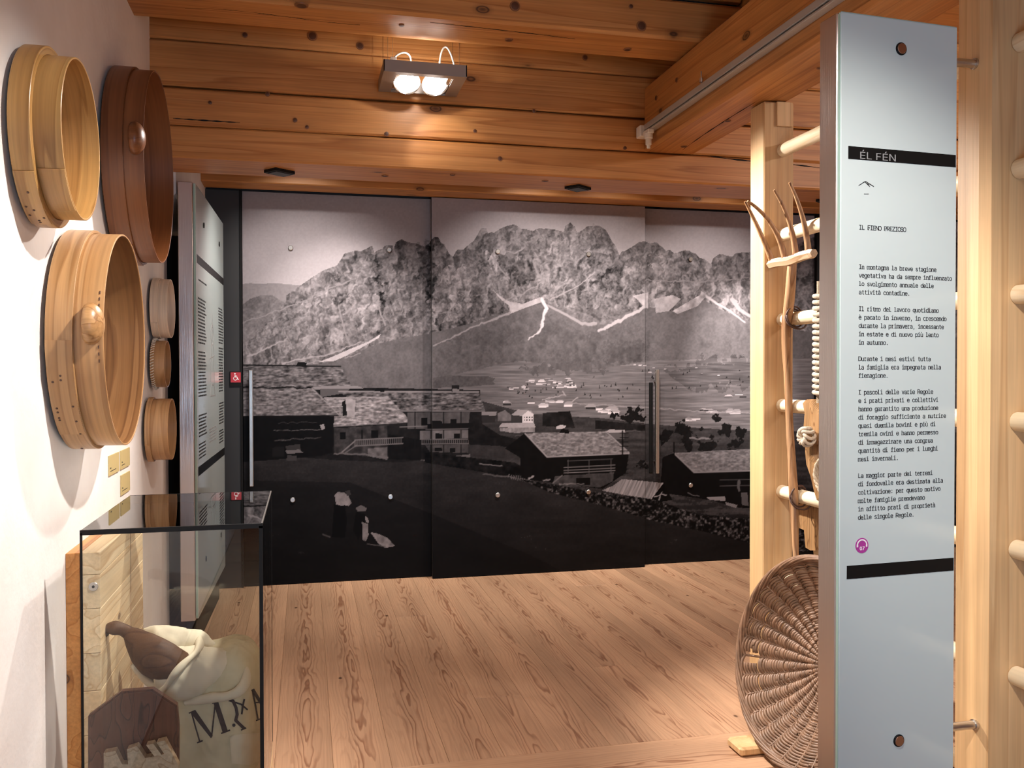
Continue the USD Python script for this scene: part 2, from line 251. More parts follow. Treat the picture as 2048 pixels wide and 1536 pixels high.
def board_floor():
    """Larch boards: a band of cathedral grain down the middle of each board, close straight grain at its sides ('grain' = across, board number, along)."""
    nodes = {'at': ('attribute', {'attribute': 'grain'}), 'oi': ('object_info', {}), 'sx': ('separate_xyz', {}), 'ab': ('math', {'math_type': 'absolute'}), 'sm': ('math', {'math_type': 'smoothmax', 'value2': 0.010, 'value3': 0.012}),
        'm1': ('mapping', {'scale': (10.0, 3.7, 1.5)}), 'n1': ('noise_texture', {'scale': 1.0, 'detail': 3.0, 'roughness': 0.5, 'distortion': 0.25}), 'kn': ('math', {'math_type': 'multiply', 'value2': 8.5}),
        'f': ('math', {'math_type': 'multiply_add', 'value2': 62.0}), 'fr': ('math', {'math_type': 'fraction'}), 'line': ('rgb_ramp', {'ramp': [(0, (0, 0, 0)), (0.5, (.12, .12, .12)), (0.82, (1, 1, 1)), (0.93, (.75, .75, .75)), (1, (0, 0, 0))]}),
        'w': ('map_range', {'from_min': 0.010, 'from_max': 0.060, 'to_min': 0.80, 'to_max': 0.16, 'clamp': True}), 'lw': ('math', {'math_type': 'multiply'}),
        'm2': ('mapping', {'scale': (160.0, 1.0, 2.2)}), 'n2': ('noise_texture', {'scale': 1.0, 'detail': 3.0}), 'f2': ('map_range', {'from_min': 0.3, 'from_max': 0.7, 'to_min': 0.90, 'to_max': 1.06, 'clamp': True}),
        'm3': ('mapping', {'scale': (7.0, 5.0, 0.8)}), 'n3': ('noise_texture', {'scale': 1.0, 'detail': 2.0}), 'f3': ('map_range', {'from_min': 0.3, 'from_max': 0.7, 'to_min': 0.84, 'to_max': 1.10, 'clamp': True}),
        'fo': ('map_range', {'from_min': 0.0, 'from_max': 1.0, 'to_min': 0.86, 'to_max': 1.06}), 'v1': ('math', {'math_type': 'multiply'}), 'v2': ('math', {'math_type': 'multiply'}),
        'mx': ('mix', {'color1': (0.515, 0.305, 0.182), 'color2': (0.22, 0.088, 0.042)}), 'h': ('hsv', {'hue': 0.5, 'saturation': 1.0, 'fac': 1.0}),
        'm4': ('mapping', {'scale': (5.5, 1.0, 3.2)}), 'vo': ('voronoi_texture', {'scale': 1.0, 'randomness': 1.0}), 'kr': ('rgb_ramp', {'ramp': [(0, (1, 1, 1)), (0.035, (.9, .9, .9)), (0.06, (0, 0, 0)), (1, (0, 0, 0))]}), 'mk': ('mix', {'color2': (0.10, 0.045, 0.022)}),
        'p': ('principled_bsdf', {'roughness': 0.40, 'specular_ior_level': 0.35})}
    links = [('at.vector', 'sx.vector'), ('sx.x', 'ab.value1'), ('ab.value', 'sm.value1'), ('at.vector', 'm1.vector'), ('m1.vector', 'n1.vector'), ('n1.fac', 'kn.value1'), ('sm.value', 'f.value1'), ('kn.value', 'f.value3'), ('f.value', 'fr.value1'), ('fr.value', 'line.fac'),
        ('ab.value', 'w.value'), ('line.color', 'lw.value1'), ('w.result', 'lw.value2'), ('lw.value', 'mx.fac'), ('at.vector', 'm2.vector'), ('m2.vector', 'n2.vector'), ('n2.fac', 'f2.value'), ('at.vector', 'm3.vector'), ('m3.vector', 'n3.vector'), ('n3.fac', 'f3.value'), ('oi.random', 'fo.value'),
        ('f2.result', 'v1.value1'), ('f3.result', 'v1.value2'), ('v1.value', 'v2.value1'), ('fo.result', 'v2.value2'), ('v2.value', 'h.value'), ('at.vector', 'm4.vector'), ('m4.vector', 'vo.vector'), ('vo.distance', 'kr.fac'), ('kr.color', 'mk.fac'), ('mx.color', 'mk.color1'), ('mk.color', 'h.color'), ('h.color', 'p.base_color')]
    mat('floor_boards', nodes, links, 'p.BSDF')
board_floor()

# ================================================================== SETTING
def log(axis, a0, a1, b0, b1, z0, z1, wave=0.006, seed=0, c=0.012, seg=0.09):
    """A hewn log along axis 0 (x) or 1 (y): chamfered, its top and bottom edges gently uneven."""
    n = max(2, int((a1 - a0) / seg)); a = np.linspace(a0, a1, n + 1)
    w = lambda k, f: (meshkit.fbm(np.stack([a * f, a * 0 + k * 7.3, a * 0 + seed * 3.1], 1), 3, seed + k) - 0.5) * 2
    lo, hi, fr = z0 + wave * w(1, 1.6), z1 + wave * w(2, 1.6), 0.001 * w(3, 1.2)
    sec = [(b0 + c, 0, 0), (b1 - c, 0, 0), (b1, 0, c), (b1, 1, -c), (b1 - c, 1, 0), (b0 + c, 1, 0), (b0, 1, -c), (b0, 0, c)]
    rings = []
    for b, top, dz in sec:
        bb = b + (fr if b < (b0 + b1) / 2 else 0); zz = (hi if top else lo) + dz
        rings.append(np.stack([a, bb + a * 0, zz], 1) if axis == 0 else np.stack([bb + a * 0, a, zz], 1))
    R = np.stack(rings, 1); v = R.reshape(-1, 3); m = 8
    i, j = np.meshgrid(np.arange(n), np.arange(m), indexing='ij'); j2 = (j + 1) % m
    q = np.stack([i * m + j, i * m + j2, (i + 1) * m + j2, (i + 1) * m + j], -1).reshape(-1, 4)
    f = np.vstack([q[:, [0, 2, 1]], q[:, [0, 3, 2]]])
    f = np.vstack([f, [[0, k, k + 1] for k in range(1, m - 1)], [[n * m, n * m + k + 1, n * m + k] for k in range(1, m - 1)]])
    if axis == 1: f = f[:, ::-1]
    return trimesh.Trimesh(v, f, process=False)

S = 'structure'
fl = thing('floor', 'larch plank floor with swirling grain, ending in a nosing board', None, kind=S)
obj('subfloor', cat([bx(-1.4, 5.5, 3.08, 5.95, -0.17, -0.03), bx(-0.108, 5.5, 2.72, 3.0, -0.17, -0.03), bx(-1.4, 5.5, -2.5, 5.95, -0.25, -0.17)]), 'dark_gap', fl)
def board(x0, x1, y0, y1, z0, z1, parent, along=1, name='plank'):
    v, f, _ = meshkit.arrays(bx(x0, x1, y0, y1, z0, z1, 0.0012)); v, f = v[f].reshape(-1, 3), np.arange(3 * len(f)).reshape(-1, 3)
    o_ = obj(name, trimesh.Trimesh(v, f, process=False), 'floor_boards', parent); cx = (x0 + x1) / 2 + (rng.random() - .5) * .05; cy = (y0 + y1) / 2 + (rng.random() - .5) * .05; k = rng.random() * 40
    g = np.stack([v[:, 0] - cx, v[:, 0] * 0 + k, v[:, 1]], 1) if along == 1 else np.stack([v[:, 1] - cy, v[:, 0] * 0 + k, v[:, 0]], 1)
    UsdGeom.PrimvarsAPI(o_).CreatePrimvar('grain', Sdf.ValueTypeNames.Float3Array, 'vertex').Set(Vt.Vec3fArray.FromNumpy(g.astype(np.float32)))
w = 0.196; x = -0.108 - 7 * w
while x < 5.40:
    ys = 3.076 if x < -0.12 else 2.996
    cut = 3.3 + 2.2 * rng.random() if rng.random() < 0.35 else None
    for (ya, yb) in ([(ys, cut), (cut, 5.95)] if cut else [(ys, 5.95)]):
        board(x + .0003, x + w - .0003, ya + .0003, yb - .0003, -0.03, 0.0 - 0.0005 * rng.random(), fl)
    x += w
board(-0.1075, 5.45, 2.70, 2.994, -0.04, 0.001, fl, 0, 'nosing_board')
for k in range(9):
    obj('step_plank', bx(-0.64, 5.45, -2.4 + k * .57, -2.4 + k * .57 + .568, -0.17, -0.150, 0.002), 'floor_wood_x', fl)

wl = thing('wall_left', 'white plaster wall with an opening before the mural', None, kind=S)
obj('plaster_face', bx(-0.90, -0.648, -2.5, 4.575, -0.17, 3.12, 0.022), 'plaster', wl, 30)
obj('lintel', bx(-0.90, -0.592, 4.45, 5.80, 2.19, 3.12, 0.01), 'plaster', wl, 30)
obj('recess', cat([bx(-1.45, -1.40, 4.2, 5.95, -0.17, 2.5), bx(-1.42, -0.6, 4.5, 5.95, 2.30, 2.36), bx(-1.42, -0.88, 4.50, 4.55, -0.17, 2.4)]), 'dark_gap', wl)
obj('wall_back', bx(-1.45, 5.6, 5.80, 5.95, -0.17, 3.12), 'dark_grey', kind=S)
obj('wall_right', bx(5.45, 5.6, -2.5, 5.95, -0.17, 3.12), 'plaster', kind=S)
obj('wall_front', bx(-0.9, 5.6, -2.65, -2.5, -0.17, 3.12), 'log_wood_x', kind=S)
ce = thing('ceiling', 'board ceiling above the beams', None, kind=S)
for k in range(30): obj('ceiling_board', bx(-0.9, 5.6, -2.6 + k * .286, -2.6 + k * .286 + .284, 3.12, 3.15, 0.002), 'log_wood_x', ce)

lw = thing('log_wall', 'wall of stacked hewn logs with dark joints above the passage, dark fittings in its underside', 'log wall', (0, 4.1, 2.288))
for k, (z0, z1, wv) in enumerate([(2.288, 2.428, .004), (2.433, 2.592, .007), (2.601, 2.799, .004), (2.8015, 3.0, .003), (3.01, 3.115, .004)]):
    obj('log', log(0, -0.70, 5.45, 4.1, 4.416, z0, z1, wv, 11 + k, 0.008), 'log_wood_x', lw, 35)
obj('joint_filler', bx(-0.7, 5.45, 4.16, 4.36, 2.32, 3.11), 'dark_gap', lw)
hb = obj('header_beam', log(0, -0.592, 5.45, 5.50, 5.70, 2.479, 2.74, .002, 31, 0.006), 'log_wood_x', smooth=35, label='thin wooden header beam directly above the mountain mural panels', cat='beam')
tb = thing('ceiling_beam', 'crosswise ceiling beam in front, passing above the hanging spotlight', 'beam', (0.5, 3.63, 2.755))
obj('log', log(0, -0.75, 1.845, 3.50, 3.757, 2.756, 2.924, .002, 41, 0.012), 'log_wood_x', tb, 35)
obj('log', log(0, -0.75, 1.845, 3.50, 3.757, 2.942, 3.118, .007, 43, 0.012), 'log_wood_x', tb, 35)
obj('joint_filler', bx(-0.7, 1.84, 3.54, 3.72, 2.9, 2.96), 'dark_gap', tb)
lb = thing('ceiling_beam', 'lengthwise beam at right carrying the grey lamp track, above the ladder rack', 'beam', (1.77, 1.0, 2.43))
obj('log', log(1, -2.5, 4.098, 1.637, 1.904, 2.432, 2.754, .003, 51, 0.014), 'log_wood_y', lb, 35)
obj('log', log(1, -2.5, 4.098, 1.855, 2.12, 2.757, 3.118, .003, 53, 0.012), 'log_wood_y', lb, 35)

KN = {}
def knots(parent, plane, val, lst):
    for (u, v, r) in lst:
        p = onX(u, v, val) if plane == 'x' else onY(u, v, val) if plane == 'y' else EYE + ray(u, v) * ((val - EYE[2]) / ray(u, v)[2])
        n = np.array({'x': (-1., 0, 0), 'y': (0, -1., 0), 'z': (0, 0, -1.)}[plane]); R = r * float((p - EYE) @ FWD) / FPX * (1.0 if plane != 'z' else 1.4)
        k_ = obj('knot', revolve([(R * .72, .0022), (R * .95, .0018), (R * 1.0, -.002)], p, n, 14), 'knot_ring', parent, 40)
        obj('knot_heart', revolve([(0, .0032), (R * .5, .0028), (R * .73, .0020)], p, n, 14), 'knot_wood', sub(parent, k_), 40)
def crack(parent, plane, val, pts, wd):
    q = [onX(u, v, val) if plane == 'x' else onY(u, v, val) if plane == 'y' else EYE + ray(u, v) * ((val - EYE[2]) / ray(u, v)[2]) for u, v in pts]
    c = spline(q, 40); r = wd * np.sin(np.linspace(.08, math.pi - .08, 40)) ** .6 * (1 + .4 * np.sin(np.linspace(0, 31, 40)))
    m = tube(c, np.maximum(r, .0009), 6); vv = np.array(m.vertices); ax = 'xyz'.index(plane); vv[:, ax] = val + (vv[:, ax] - val) * .6; m.vertices = vv
    obj('drying_crack', m, 'dark_gap', parent)
knots(lw, 'y', 4.0985, [(490, 70, 6), (625, 72, 10), (720, 92, 8), (535, 188, 5), (590, 240, 5), (614, 254, 4), (773, 268, 5), (1000, 317, 5), (1250, 296, 4), (1170, 115, 6), (1068, 222, 4), (420, 205, 4), (950, 262, 4)])
knots(lw, 'z', 2.2865, [(770, 352, 5), (1090, 362, 5), (905, 350, 4)])
crack(lw, 'y', 4.0995, [(346, 237), (395, 240), (440, 243), (480, 245)], .003); crack(lw, 'y', 4.0995, [(1420, 312), (1480, 320), (1560, 327), (1640, 336)], .004)
knots(tb, 'y', 3.4985, [(1030, 12, 11), (1283, 52, 11), (1262, 13, 5)]); knots(tb, 'z', 2.7545, [(603, 11, 10), (1018, 80, 6), (1255, 99, 6), (803, 51, 4)])
crack(tb, 'z', 2.7556, [(370, 17), (480, 22), (600, 37), (720, 50)], .0016); crack(tb, 'z', 2.7556, [(860, 45), (1000, 60), (1150, 78)], .0016)
knots(lb, 'x', 1.6355, [(1312, 196, 5), (1353, 160, 5), (1560, 70, 6)]); knots(lb, 'z', 2.4305, [(1455, 242, 5), (1368, 293, 5), (1640, 136, 5)])
crack(lb, 'z', 2.4315, [(1365, 300), (1440, 248), (1510, 205)], .0025)

# ---- sliding mural panels -------------------------------------------------
def fill(u, v, P, out, val, tex=None):
    P = np.asarray(P, float); m = (u >= P[:, 0].min()) & (u <= P[:, 0].max()) & (v >= P[:, 1].min()) & (v <= P[:, 1].max())
    idx = np.nonzero(m)[0]
    if len(idx) == 0: return idx
    x, y = u[idx], v[idx]; c = np.zeros(len(idx), bool)
    for (x0, y0), (x1, y1) in zip(P, np.roll(P, -1, 0)):
        if y0 == y1: continue
        c ^= ((y0 > y) != (y1 > y)) & (x < (x1 - x0) * (y - y0) / (y1 - y0) + x0)
    idx = idx[c]
    if val is not None: out[idx] = val + (tex[idx] if tex is not None else 0)
    return idx
def stroke(u, v, pts, w, out, val, soft=1.0, jag=None):
    pts = np.asarray(pts, float); ws = np.linspace(w[0], w[1], len(pts)) if np.ndim(w) else np.full(len(pts), w)
    d = np.full(len(u), 1e9); 
    m = (u > pts[:, 0].min() - 14) & (u < pts[:, 0].max() + 14) & (v > pts[:, 1].min() - 14) & (v < pts[:, 1].max() + 14); idx = np.nonzero(m)[0]
    if len(idx) == 0: return
    x, y = u[idx], v[idx]; best = np.full(len(idx), 1e9)
    if jag is not None: x = x + jag[idx] * 3; y = y + jag[idx] * 3
    for (p, q, wa, wb) in zip(pts[:-1], pts[1:], ws[:-1], ws[1:]):
        dx, dy = q - p; t = np.clip(((x - p[0]) * dx + (y - p[1]) * dy) / (dx * dx + dy * dy + 1e-9), 0, 1)
        best = np.minimum(best, np.hypot(x - p[0] - t * dx, y - p[1] - t * dy) - (wa + (wb - wa) * t) / 2)
    a = np.clip(0.5 - best / soft, 0, 1); out[idx] = out[idx] * (1 - a) + val * a
SKYLINE = [(485,570),(548,569),(573,590),(600,573),(617,560),(644,540),(674,532),(682,519),(689,506),(700,504),(712,501),(721,504),(733,499),(744,493),(749,507),(757,498),(764,499),(770,492),(778,490),(785,489),(788,496),(792,486),(803,481),(819,486),(835,488),(849,492),(858,486),(863,480),(868,476),(876,474),(882,486),(888,490),(894,500),(900,510),(907,513),(911,504),(916,501),(926,500),(937,490),(948,481),(955,470),(960,460),(963,457),(972,456),(977,466),(982,462),(988,464),(1000,458),(1014,452),(1027,448),(1036,451),(1042,457),(1055,459),(1066,463),(1073,458),(1081,456),(1087,459),(1094,457),(1110,461),(1128,462),(1131,451),(1134,448),(1141,447),(1150,454),(1154,464),(1165,458),(1175,453),(1188,451),(1198,451),(1207,456),(1211,461),(1218,470),(1224,481),(1232,494),(1239,511),(1243,505),(1250,501),(1266,492),(1279,484),(1290,483),(1300,485),(1314,484),(1320,490),(1324,495),(1332,501),(1339,500),(1349,507),(1358,504),(1369,500),(1379,500),(1384,506),(1392,508),(1399,516),(1408,517),(1416,523),(1422,528),(1426,519),(1431,515),(1437,511),(1443,509),(1456,511),(1465,514),(1469,508),(1475,505),(1500,504),(1540,515),(1580,495),(1640,470),(1700,520),(1760,505),(1860,500),(1920,460),(2100,470),(2400,520)]
def paint(u, v):
    n3 = lambda sx, sy, k, o=4: meshkit.fbm(np.stack([u / sx, v / sy, u * 0 + k], 1), o, k) - 0.5
    jx = (n3(9, 9, 3) * 2); fineN = n3(3.2, 3.2, 5, 2); big = n3(120, 90, 6, 3)
    def ridge(sx, sy, k, o=4): return 1 - np.abs(2 * (meshkit.fbm(np.stack([(u + 20 * jx * .4) / sx, (v + 12 * jx * .4) / sy, u * 0 + k], 1), o, k)) - 1) * 2.6
    g = 0.60 + 0.05 * big + 0.03 * fineN                                                     # sky
    far = [(470, 570), (500, 566), (520, 568), (548, 566), (600, 571), (640, 600), (640, 760), (470, 760)]
    fill(u, v, far, g, 0.47, 0.04 * fineN)
    rocktex = 0.06 * ridge(20, 90, 8) + 0.04 * ridge(46, 17, 9, 3) + 0.10 * n3(60, 80, 10) + 0.13 * fineN + 0.10 * n3(6, 5, 15, 2) - 0.05
    fill(u, v, [(470, 620), (500, 598), (520, 591), (545, 591), (560, 600), (640, 640), (640, 770), (470, 770)], g, 0.40, rocktex * .8)
    fj = lambda P: fill(u + jx * 26, v + jx * 22, P, g, None)
    sk = [p for p in SKYLINE if p[0] > 560]
    jit = [(a, b + 2.2 * math.sin(a * 1.7) * math.sin(a * .53)) for a, b in sk]
    fill(u, v, [(573, 602)] + jit + [(2400, 800), (480, 800), (490, 690), (540, 640)], g, 0.385, rocktex * .9)
    for P, dv in [([(738, 500), (752, 510), (764, 540), (768, 575), (775, 605), (768, 618), (758, 590), (752, 560), (742, 530)], -.11), ([(845, 490), (866, 482), (866, 600), (856, 640), (850, 590), (842, 540)], -.10), ([(672, 540), (700, 560), (690, 600), (676, 620), (668, 570)], -.07),
                  ([(1195, 452), (1240, 512), (1260, 540), (1230, 600), (1180, 560), (1170, 500)], -.05), ([(960, 470), (985, 500), (965, 560), (940, 520)], -.05), ([(1000, 520), (1040, 540), (1070, 560), (1050, 580), (1010, 560)], -.06), ([(1120, 540), (1190, 520), (1280, 560), (1290, 600), (1200, 640), (1110, 600)], -.05), ([(910, 620), (985, 585), (1015, 622), (940, 650), (870, 690), (866, 660)], -.07)]:
        i = fj(P); g[i] += dv
    for P, dv in [([(880, 540), (940, 535), (935, 560), (870, 575)], .07), ([(868, 600), (930, 590), (920, 640), (866, 660)], .08), ([(985, 505), (1012, 545), (1020, 560), (1000, 556), (972, 520)], .10), ([(1090, 480), (1130, 470), (1120, 500), (1085, 510)], .06), ([(600, 600), (690, 560), (700, 690), (620, 700)], .04), ([(700, 600), (760, 590), (760, 660), (720, 680)], .05), ([(1310, 520), (1370, 515), (1385, 560), (1320, 590)], .06)]:
        i = fj(P); g[i] += dv * (1 + 1.6 * jx[i])
    HR = lambda a, b: 1 - np.abs(2 * meshkit.fbm(np.stack([(a + 8 * jx) / 30, (b + 8 * jx) / 38, u * 0 + 77], 1), 5, 77) - 1) * 1.6
    hill = np.clip((HR(u + 1.8, v + 1.4) - HR(u - 1.8, v - 1.4)) * 0.42, -.11, .10)
    rk = fill(u, v, [(573, 602)] + jit + [(2400, 700), (1500, 660), (1290, 625), (1083, 612), (863, 676), (655, 730), (480, 735), (490, 690), (540, 640)], g, None); g[rk] += hill[rk]
    slope = [(470, 740), (560, 738), (640, 728), (700, 712), (760, 688), (810, 678), (863, 666), (930, 650), (985, 632), (1020, 618), (1050, 612), (1083, 602), (1110, 617), (1160, 645), (1195, 652), (1240, 642), (1290, 615), (1345, 622), (1400, 596), (1440, 618), (1500, 645), (1640, 670), (2400, 690), (2400, 1300), (470, 1300)]
    slope = [(a, b + 3 * math.sin(a * .31) + 2 * math.sin(a * 1.13)) for a, b in slope]
    fill(u, v, slope, g, 0.32, 0.05 * n3(70, 40, 12) + 0.05 * fineN + 0.03 * ridge(18, 30, 13))
    dk = fj([(866, 690), (1000, 640), (1090, 620), (1160, 660), (1240, 660), (1290, 640), (1290, 735), (1050, 735), (866, 765)])
    g[dk] += 0.05 * jx[dk] - 0.02
    dk = fj([(1215, 690), (1295, 680), (1300, 724), (1215, 732)]); g[dk] -= 0.035
    L = lambda pts, w, val, jag=True, soft=1.6: stroke(u, v, pts, w, g, val, soft, jx if jag else None)
    sc = 0.58                                                                               # scree runs
    fill(u, v, [(984, 578), (1000, 592), (1016, 602), (1045, 608), (1081, 594), (1090, 602), (1052, 615), (1020, 628), (1019, 612), (1001, 598)], g, sc, 0.1 * jx)
    L([(1083, 598), (1093, 616), (1086, 638), (1085, 650), (1076, 667), (1057, 680)], (7, 2), 0.66)
    L([(1020, 624), (985, 640), (950, 652), (915, 670), (867, 692)], (5, 2), 0.50); L([(1095, 610), (1118, 622), (1140, 634), (1165, 648), (1192, 648)], (4, 7), 0.50)
    L([(1198, 662), (1215, 654), (1240, 641), (1265, 628), (1292, 611)], (5, 7), 0.58); fill(u, v, [(1265, 592), (1282, 588), (1296, 585), (1297, 618), (1285, 610), (1276, 600)], g, 0.57, 0.1 * jx)
    fill(u, v, [(1308, 598), (1345, 590), (1362, 598), (1338, 622), (1312, 626)], g, 0.56, 0.12 * jx); fill(u, v, [(1345, 622), (1372, 606), (1400, 590), (1403, 582), (1414, 590), (1396, 612), (1355, 628)], g, 0.56, 0.2 * jx)
    L([(1412, 592), (1435, 608), (1460, 622), (1490, 645)], (5, 3), 0.58); L([(1465, 600), (1480, 620), (1500, 632)], (9, 6), 0.52); L([(1600, 590), (1640, 640)], (3, 6), 0.45)
    fill(u, v, [(638, 724), (668, 712), (700, 698), (735, 684), (762, 668), (757, 676), (722, 696), (692, 712), (668, 722)], g, 0.64, 0.05 * jx)
    L([(495, 712), (530, 700), (570, 680)], (4, 2), 0.55); L([(565, 728), (600, 718), (660, 708), (722, 684)], (3, 2), 0.55); L([(600, 728), (640, 720)], 2, 0.5); L([(690, 716), (720, 706)], 2, 0.5)
    for (a, b, w_) in [((470, 650), (700, 560), 2), ((676, 610), (700, 690), 3), ((755, 600), (770, 650), 3), ((1010, 600), (1090, 560), 2), ((1100, 600), (1190, 545), 2), ((985, 510), (1018, 556), 3), ((1065, 520), (1082, 556), 4), ((1290, 560), (1500, 555), 2)]:
        L([a, ((a[0] + b[0]) / 2, (a[1] + b[1]) / 2 + 6), b], w_, 0.48)
    # valley floor
    streak = 0.16 * n3(60, 3.2, 21, 3) + 0.10 * n3(22, 1.8, 22, 2)
    fill(u, v, [(870, 765), (902, 750), (960, 738), (1003, 728), (1042, 722), (1100, 728), (1200, 735), (1250, 730), (1295, 722), (1400, 718), (1500, 716), (2400, 716), (2400, 900), (870, 900)], g, 0.36, streak)
    tr = fj([(1045, 728), (1190, 722), (1220, 742), (1047, 746)]); g[tr] = 0.29 + 0.1 * n3(5, 9, 25)[tr]
    tr = fill(u, v, [(866, 756), (900, 750), (940, 753), (975, 752), (990, 757), (985, 764), (992, 769), (960, 771), (925, 774), (866, 776)], g, None); g[tr] = 0.27 + 0.06 * fineN[tr] + 0.04 * jx[tr]
    tr = fj([(1330, 745), (1400, 722), (1560, 712), (1560, 768), (1380, 780)]); g[tr] -= 0.07
    rr = random.Random(5)
    def hamlet(u0, u1, v0, v1, n, s=6):
        for _ in range(n):
            a, b = u0 + (u1 - u0) * rr.random(), v0 + (v1 - v0) * rr.random(); w_ = s * (.6 + .8 * rr.random()); h_ = s * .4 * (.6 + .6 * rr.random())
            fill(u, v, [(a - w_, b), (a - w_ * .3, b - h_), (a + w_ * .6, b - h_), (a + w_, b)], g, 0.30 + .35 * rr.random()); fill(u, v, [(a - w_ * .8, b), (a + w_ * .8, b), (a + w_ * .8, b + h_ * .8), (a - w_ * .8, b + h_ * .8)], g, rr.choice([.18, .62, .75, .7]))
    hamlet(1050, 1160, 757, 768, 22, 6); hamlet(1105, 1150, 768, 776, 8, 7); hamlet(1015, 1058, 773, 779, 7, 5); hamlet(1062, 1140, 799, 812, 9, 11); hamlet(1003, 1040, 803, 810, 3, 10); hamlet(1180, 1235, 812, 826, 6, 14); hamlet(1262, 1290, 728, 732, 3, 5)
    hamlet(1402, 1428, 812, 824, 5, 9); hamlet(1448, 1492, 818, 826, 3, 12); hamlet(1444, 1496, 788, 793, 3, 9); hamlet(1364, 1400, 836, 842, 4, 9); hamlet(1300, 1500, 730, 760, 7, 3)
    L([(1085, 800), (1130, 790), (1125, 782)], 2, 0.55); L([(1145, 804), (1155, 795)], 2, .55); L([(1130, 806), (1290, 815), (1400, 823), (1500, 826)], 2, 0.5)
    for _ in range(60):
        a = 1030 + 480 * rr.random(); b = 770 + 30 * rr.random() if a < 1280 else 740 + 40 * rr.random(); h_ = 3 + 5 * rr.random(); fill(u, v, [(a - 1.6, b), (a, b - h_), (a + 1.6, b)], g, 0.15)
    # dark orchard belt
    belt = [(955, 800), (1000, 812), (1060, 828), (1120, 832), (1200, 836), (1300, 848), (1400, 856), (1500, 862), (2400, 870), (2400, 1300), (940, 1300), (940, 830)]
    fill(u, v, belt, g, 0.20, 0.10 * n3(40, 6, 31, 3) + 0.03 * fineN)
    for P in [[(1085, 826), (1140, 822), (1150, 856), (1085, 852)], [(960, 860), (1040, 880), (1046, 905), (960, 900)], [(1190, 840), (1290, 850), (1290, 862), (1190, 858)]]: fill(u, v, P, g, 0.11, 0.06 * jx)
    for (a, b, r_) in [(1268, 832, 17), (1255, 838, 10), (1226, 834, 6), (1368, 856, 14), (1378, 868, 12), (1452, 862, 12), (1479, 864, 10), (1330, 872, 14), (1425, 886, 12), (1375, 888, 12), (1395, 858, 6), (1434, 838, 6), (1405, 892, 8), (1470, 886, 12), (1285, 925, 10)]:
        d = np.hypot(u - a, (v - b) * 1.05) + jx * 15; i = d < r_; g[i] = 0.09 + 0.04 * fineN[i]
    L([(1380, 876), (1420, 878)], 3, .4); L([(1030, 872), (1100, 866), (1280, 862)], 1.5, 0.28)
    # hotel and white houses
    fill(u, v, [(1022, 830), (1036, 819), (1062, 821), (1068, 829), (1044, 832)], g, 0.52); fill(u, v, [(939, 823), (952, 831), (992, 831), (994, 823)], g, 0.45); fill(u, v, [(945, 831), (990, 831), (990, 845), (945, 845)], g, 0.17)
    fill(u, v, [(996, 826), (1010, 820), (1022, 830), (1022, 842), (996, 842)], g, 0.35, 0.1 * jx); fill(u, v, [(1022, 831), (1044, 833), (1044, 846), (1022, 845)], g, 0.2); fill(u, v, [(1044, 832), (1056, 821), (1067, 828), (1067, 847), (1044, 847)], g, 0.70)
    for a in (1048, 1053, 1058, 1063):
        for b in (833, 839): fill(u, v, [(a, b), (a + 2.2, b), (a + 2.2, b + 3), (a, b + 3)], g, 0.2)
    fill(u, v, [(997, 855), (1003, 847), (1068, 846), (1071, 855)], g, 0.55, 0.05 * fineN); fill(u, v, [(1000, 856), (1069, 855), (1069, 864), (1030, 866), (1000, 862)], g, 0.45, 0.25 * n3(4, 8, 34)); fill(u, v, [(1113, 853), (1120, 850), (1133, 851), (1128, 857), (1113, 858)], g, 0.6)
    fill(u, v, [(1213, 862), (1220, 859), (1249, 860), (1251, 865), (1218, 866)], g, 0.55); fill(u, v, [(1218, 866), (1248, 865), (1248, 878), (1226, 878)], g, 0.3)
    # meadow
    fill(u, v, [(470, 912), (560, 908), (650, 906), (760, 918), (863, 922), (930, 934), (1000, 950), (1080, 966), (1200, 990), (1300, 1010), (1420, 1030), (1520, 1035), (2400, 1060), (2400, 1300), (470, 1300)], g, 0.17, 0.07 * n3(50, 14, 41) + 0.025 * fineN)
    i = v > 905; fade = np.clip((v - 920) / 200, 0, 1); low = fill(u, v, [(470, 905), (2400, 905), (2400, 1300), (470, 1300)], g, None); md = low[g[low] < 0.2]; g[md] *= (1 - 0.42 * fade[md])
    band = fill(u, v, [(470, 960), (700, 965), (870, 1030), (1060, 1110), (1200, 1180), (470, 1180)], g, None); g[band] *= 0.72
    # village houses at left
    shingle = 0.34 * n3(12, 2.4, 51, 2) + 0.26 * n3(5, 3.0, 52, 2)
    fill(u, v, [(480, 905), (480, 770), (960, 780), (968, 905), (800, 925), (668, 920)], g, 0.11, 0.05 * jx)
    fill(u, v, [(480, 730), (681, 733), (704, 772), (624, 775), (480, 775)], g, 0.33, shingle); L([(480, 730), (681, 733)], 2.5, .08, False); fill(u, v, [(592, 732), (596, 724), (614, 725), (612, 734)], g, 0.08)
    fill(u, v, [(622, 773), (716, 772), (728, 777), (630, 779)], g, 0.46); fill(u, v, [(640, 778), (700, 778), (690, 786), (640, 795)], g, 0.30)
    fill(u, v, [(678, 782), (957, 783), (970, 820), (802, 822), (700, 800)], g, 0.30, shingle); L([(678, 783), (957, 784)], 3, 0.46, False); L([(800, 822), (969, 822)], 2.5, 0.42, False); fill(u, v, [(749, 782), (753, 776), (770, 777), (768, 784)], g, 0.06)
    fill(u, v, [(903, 784), (904, 770), (919, 771), (919, 784)], g, 0.12); fill(u, v, [(905, 778), (918, 778), (918, 784), (905, 784)], g, .4)
    fill(u, v, [(648, 795), (777, 794), (826, 847), (667, 856)], g, 0.43, shingle * 1.2); L([(648, 796), (777, 795)], 3, 0.5); L([(667, 855), (826, 846)], 2.5, .12, False)
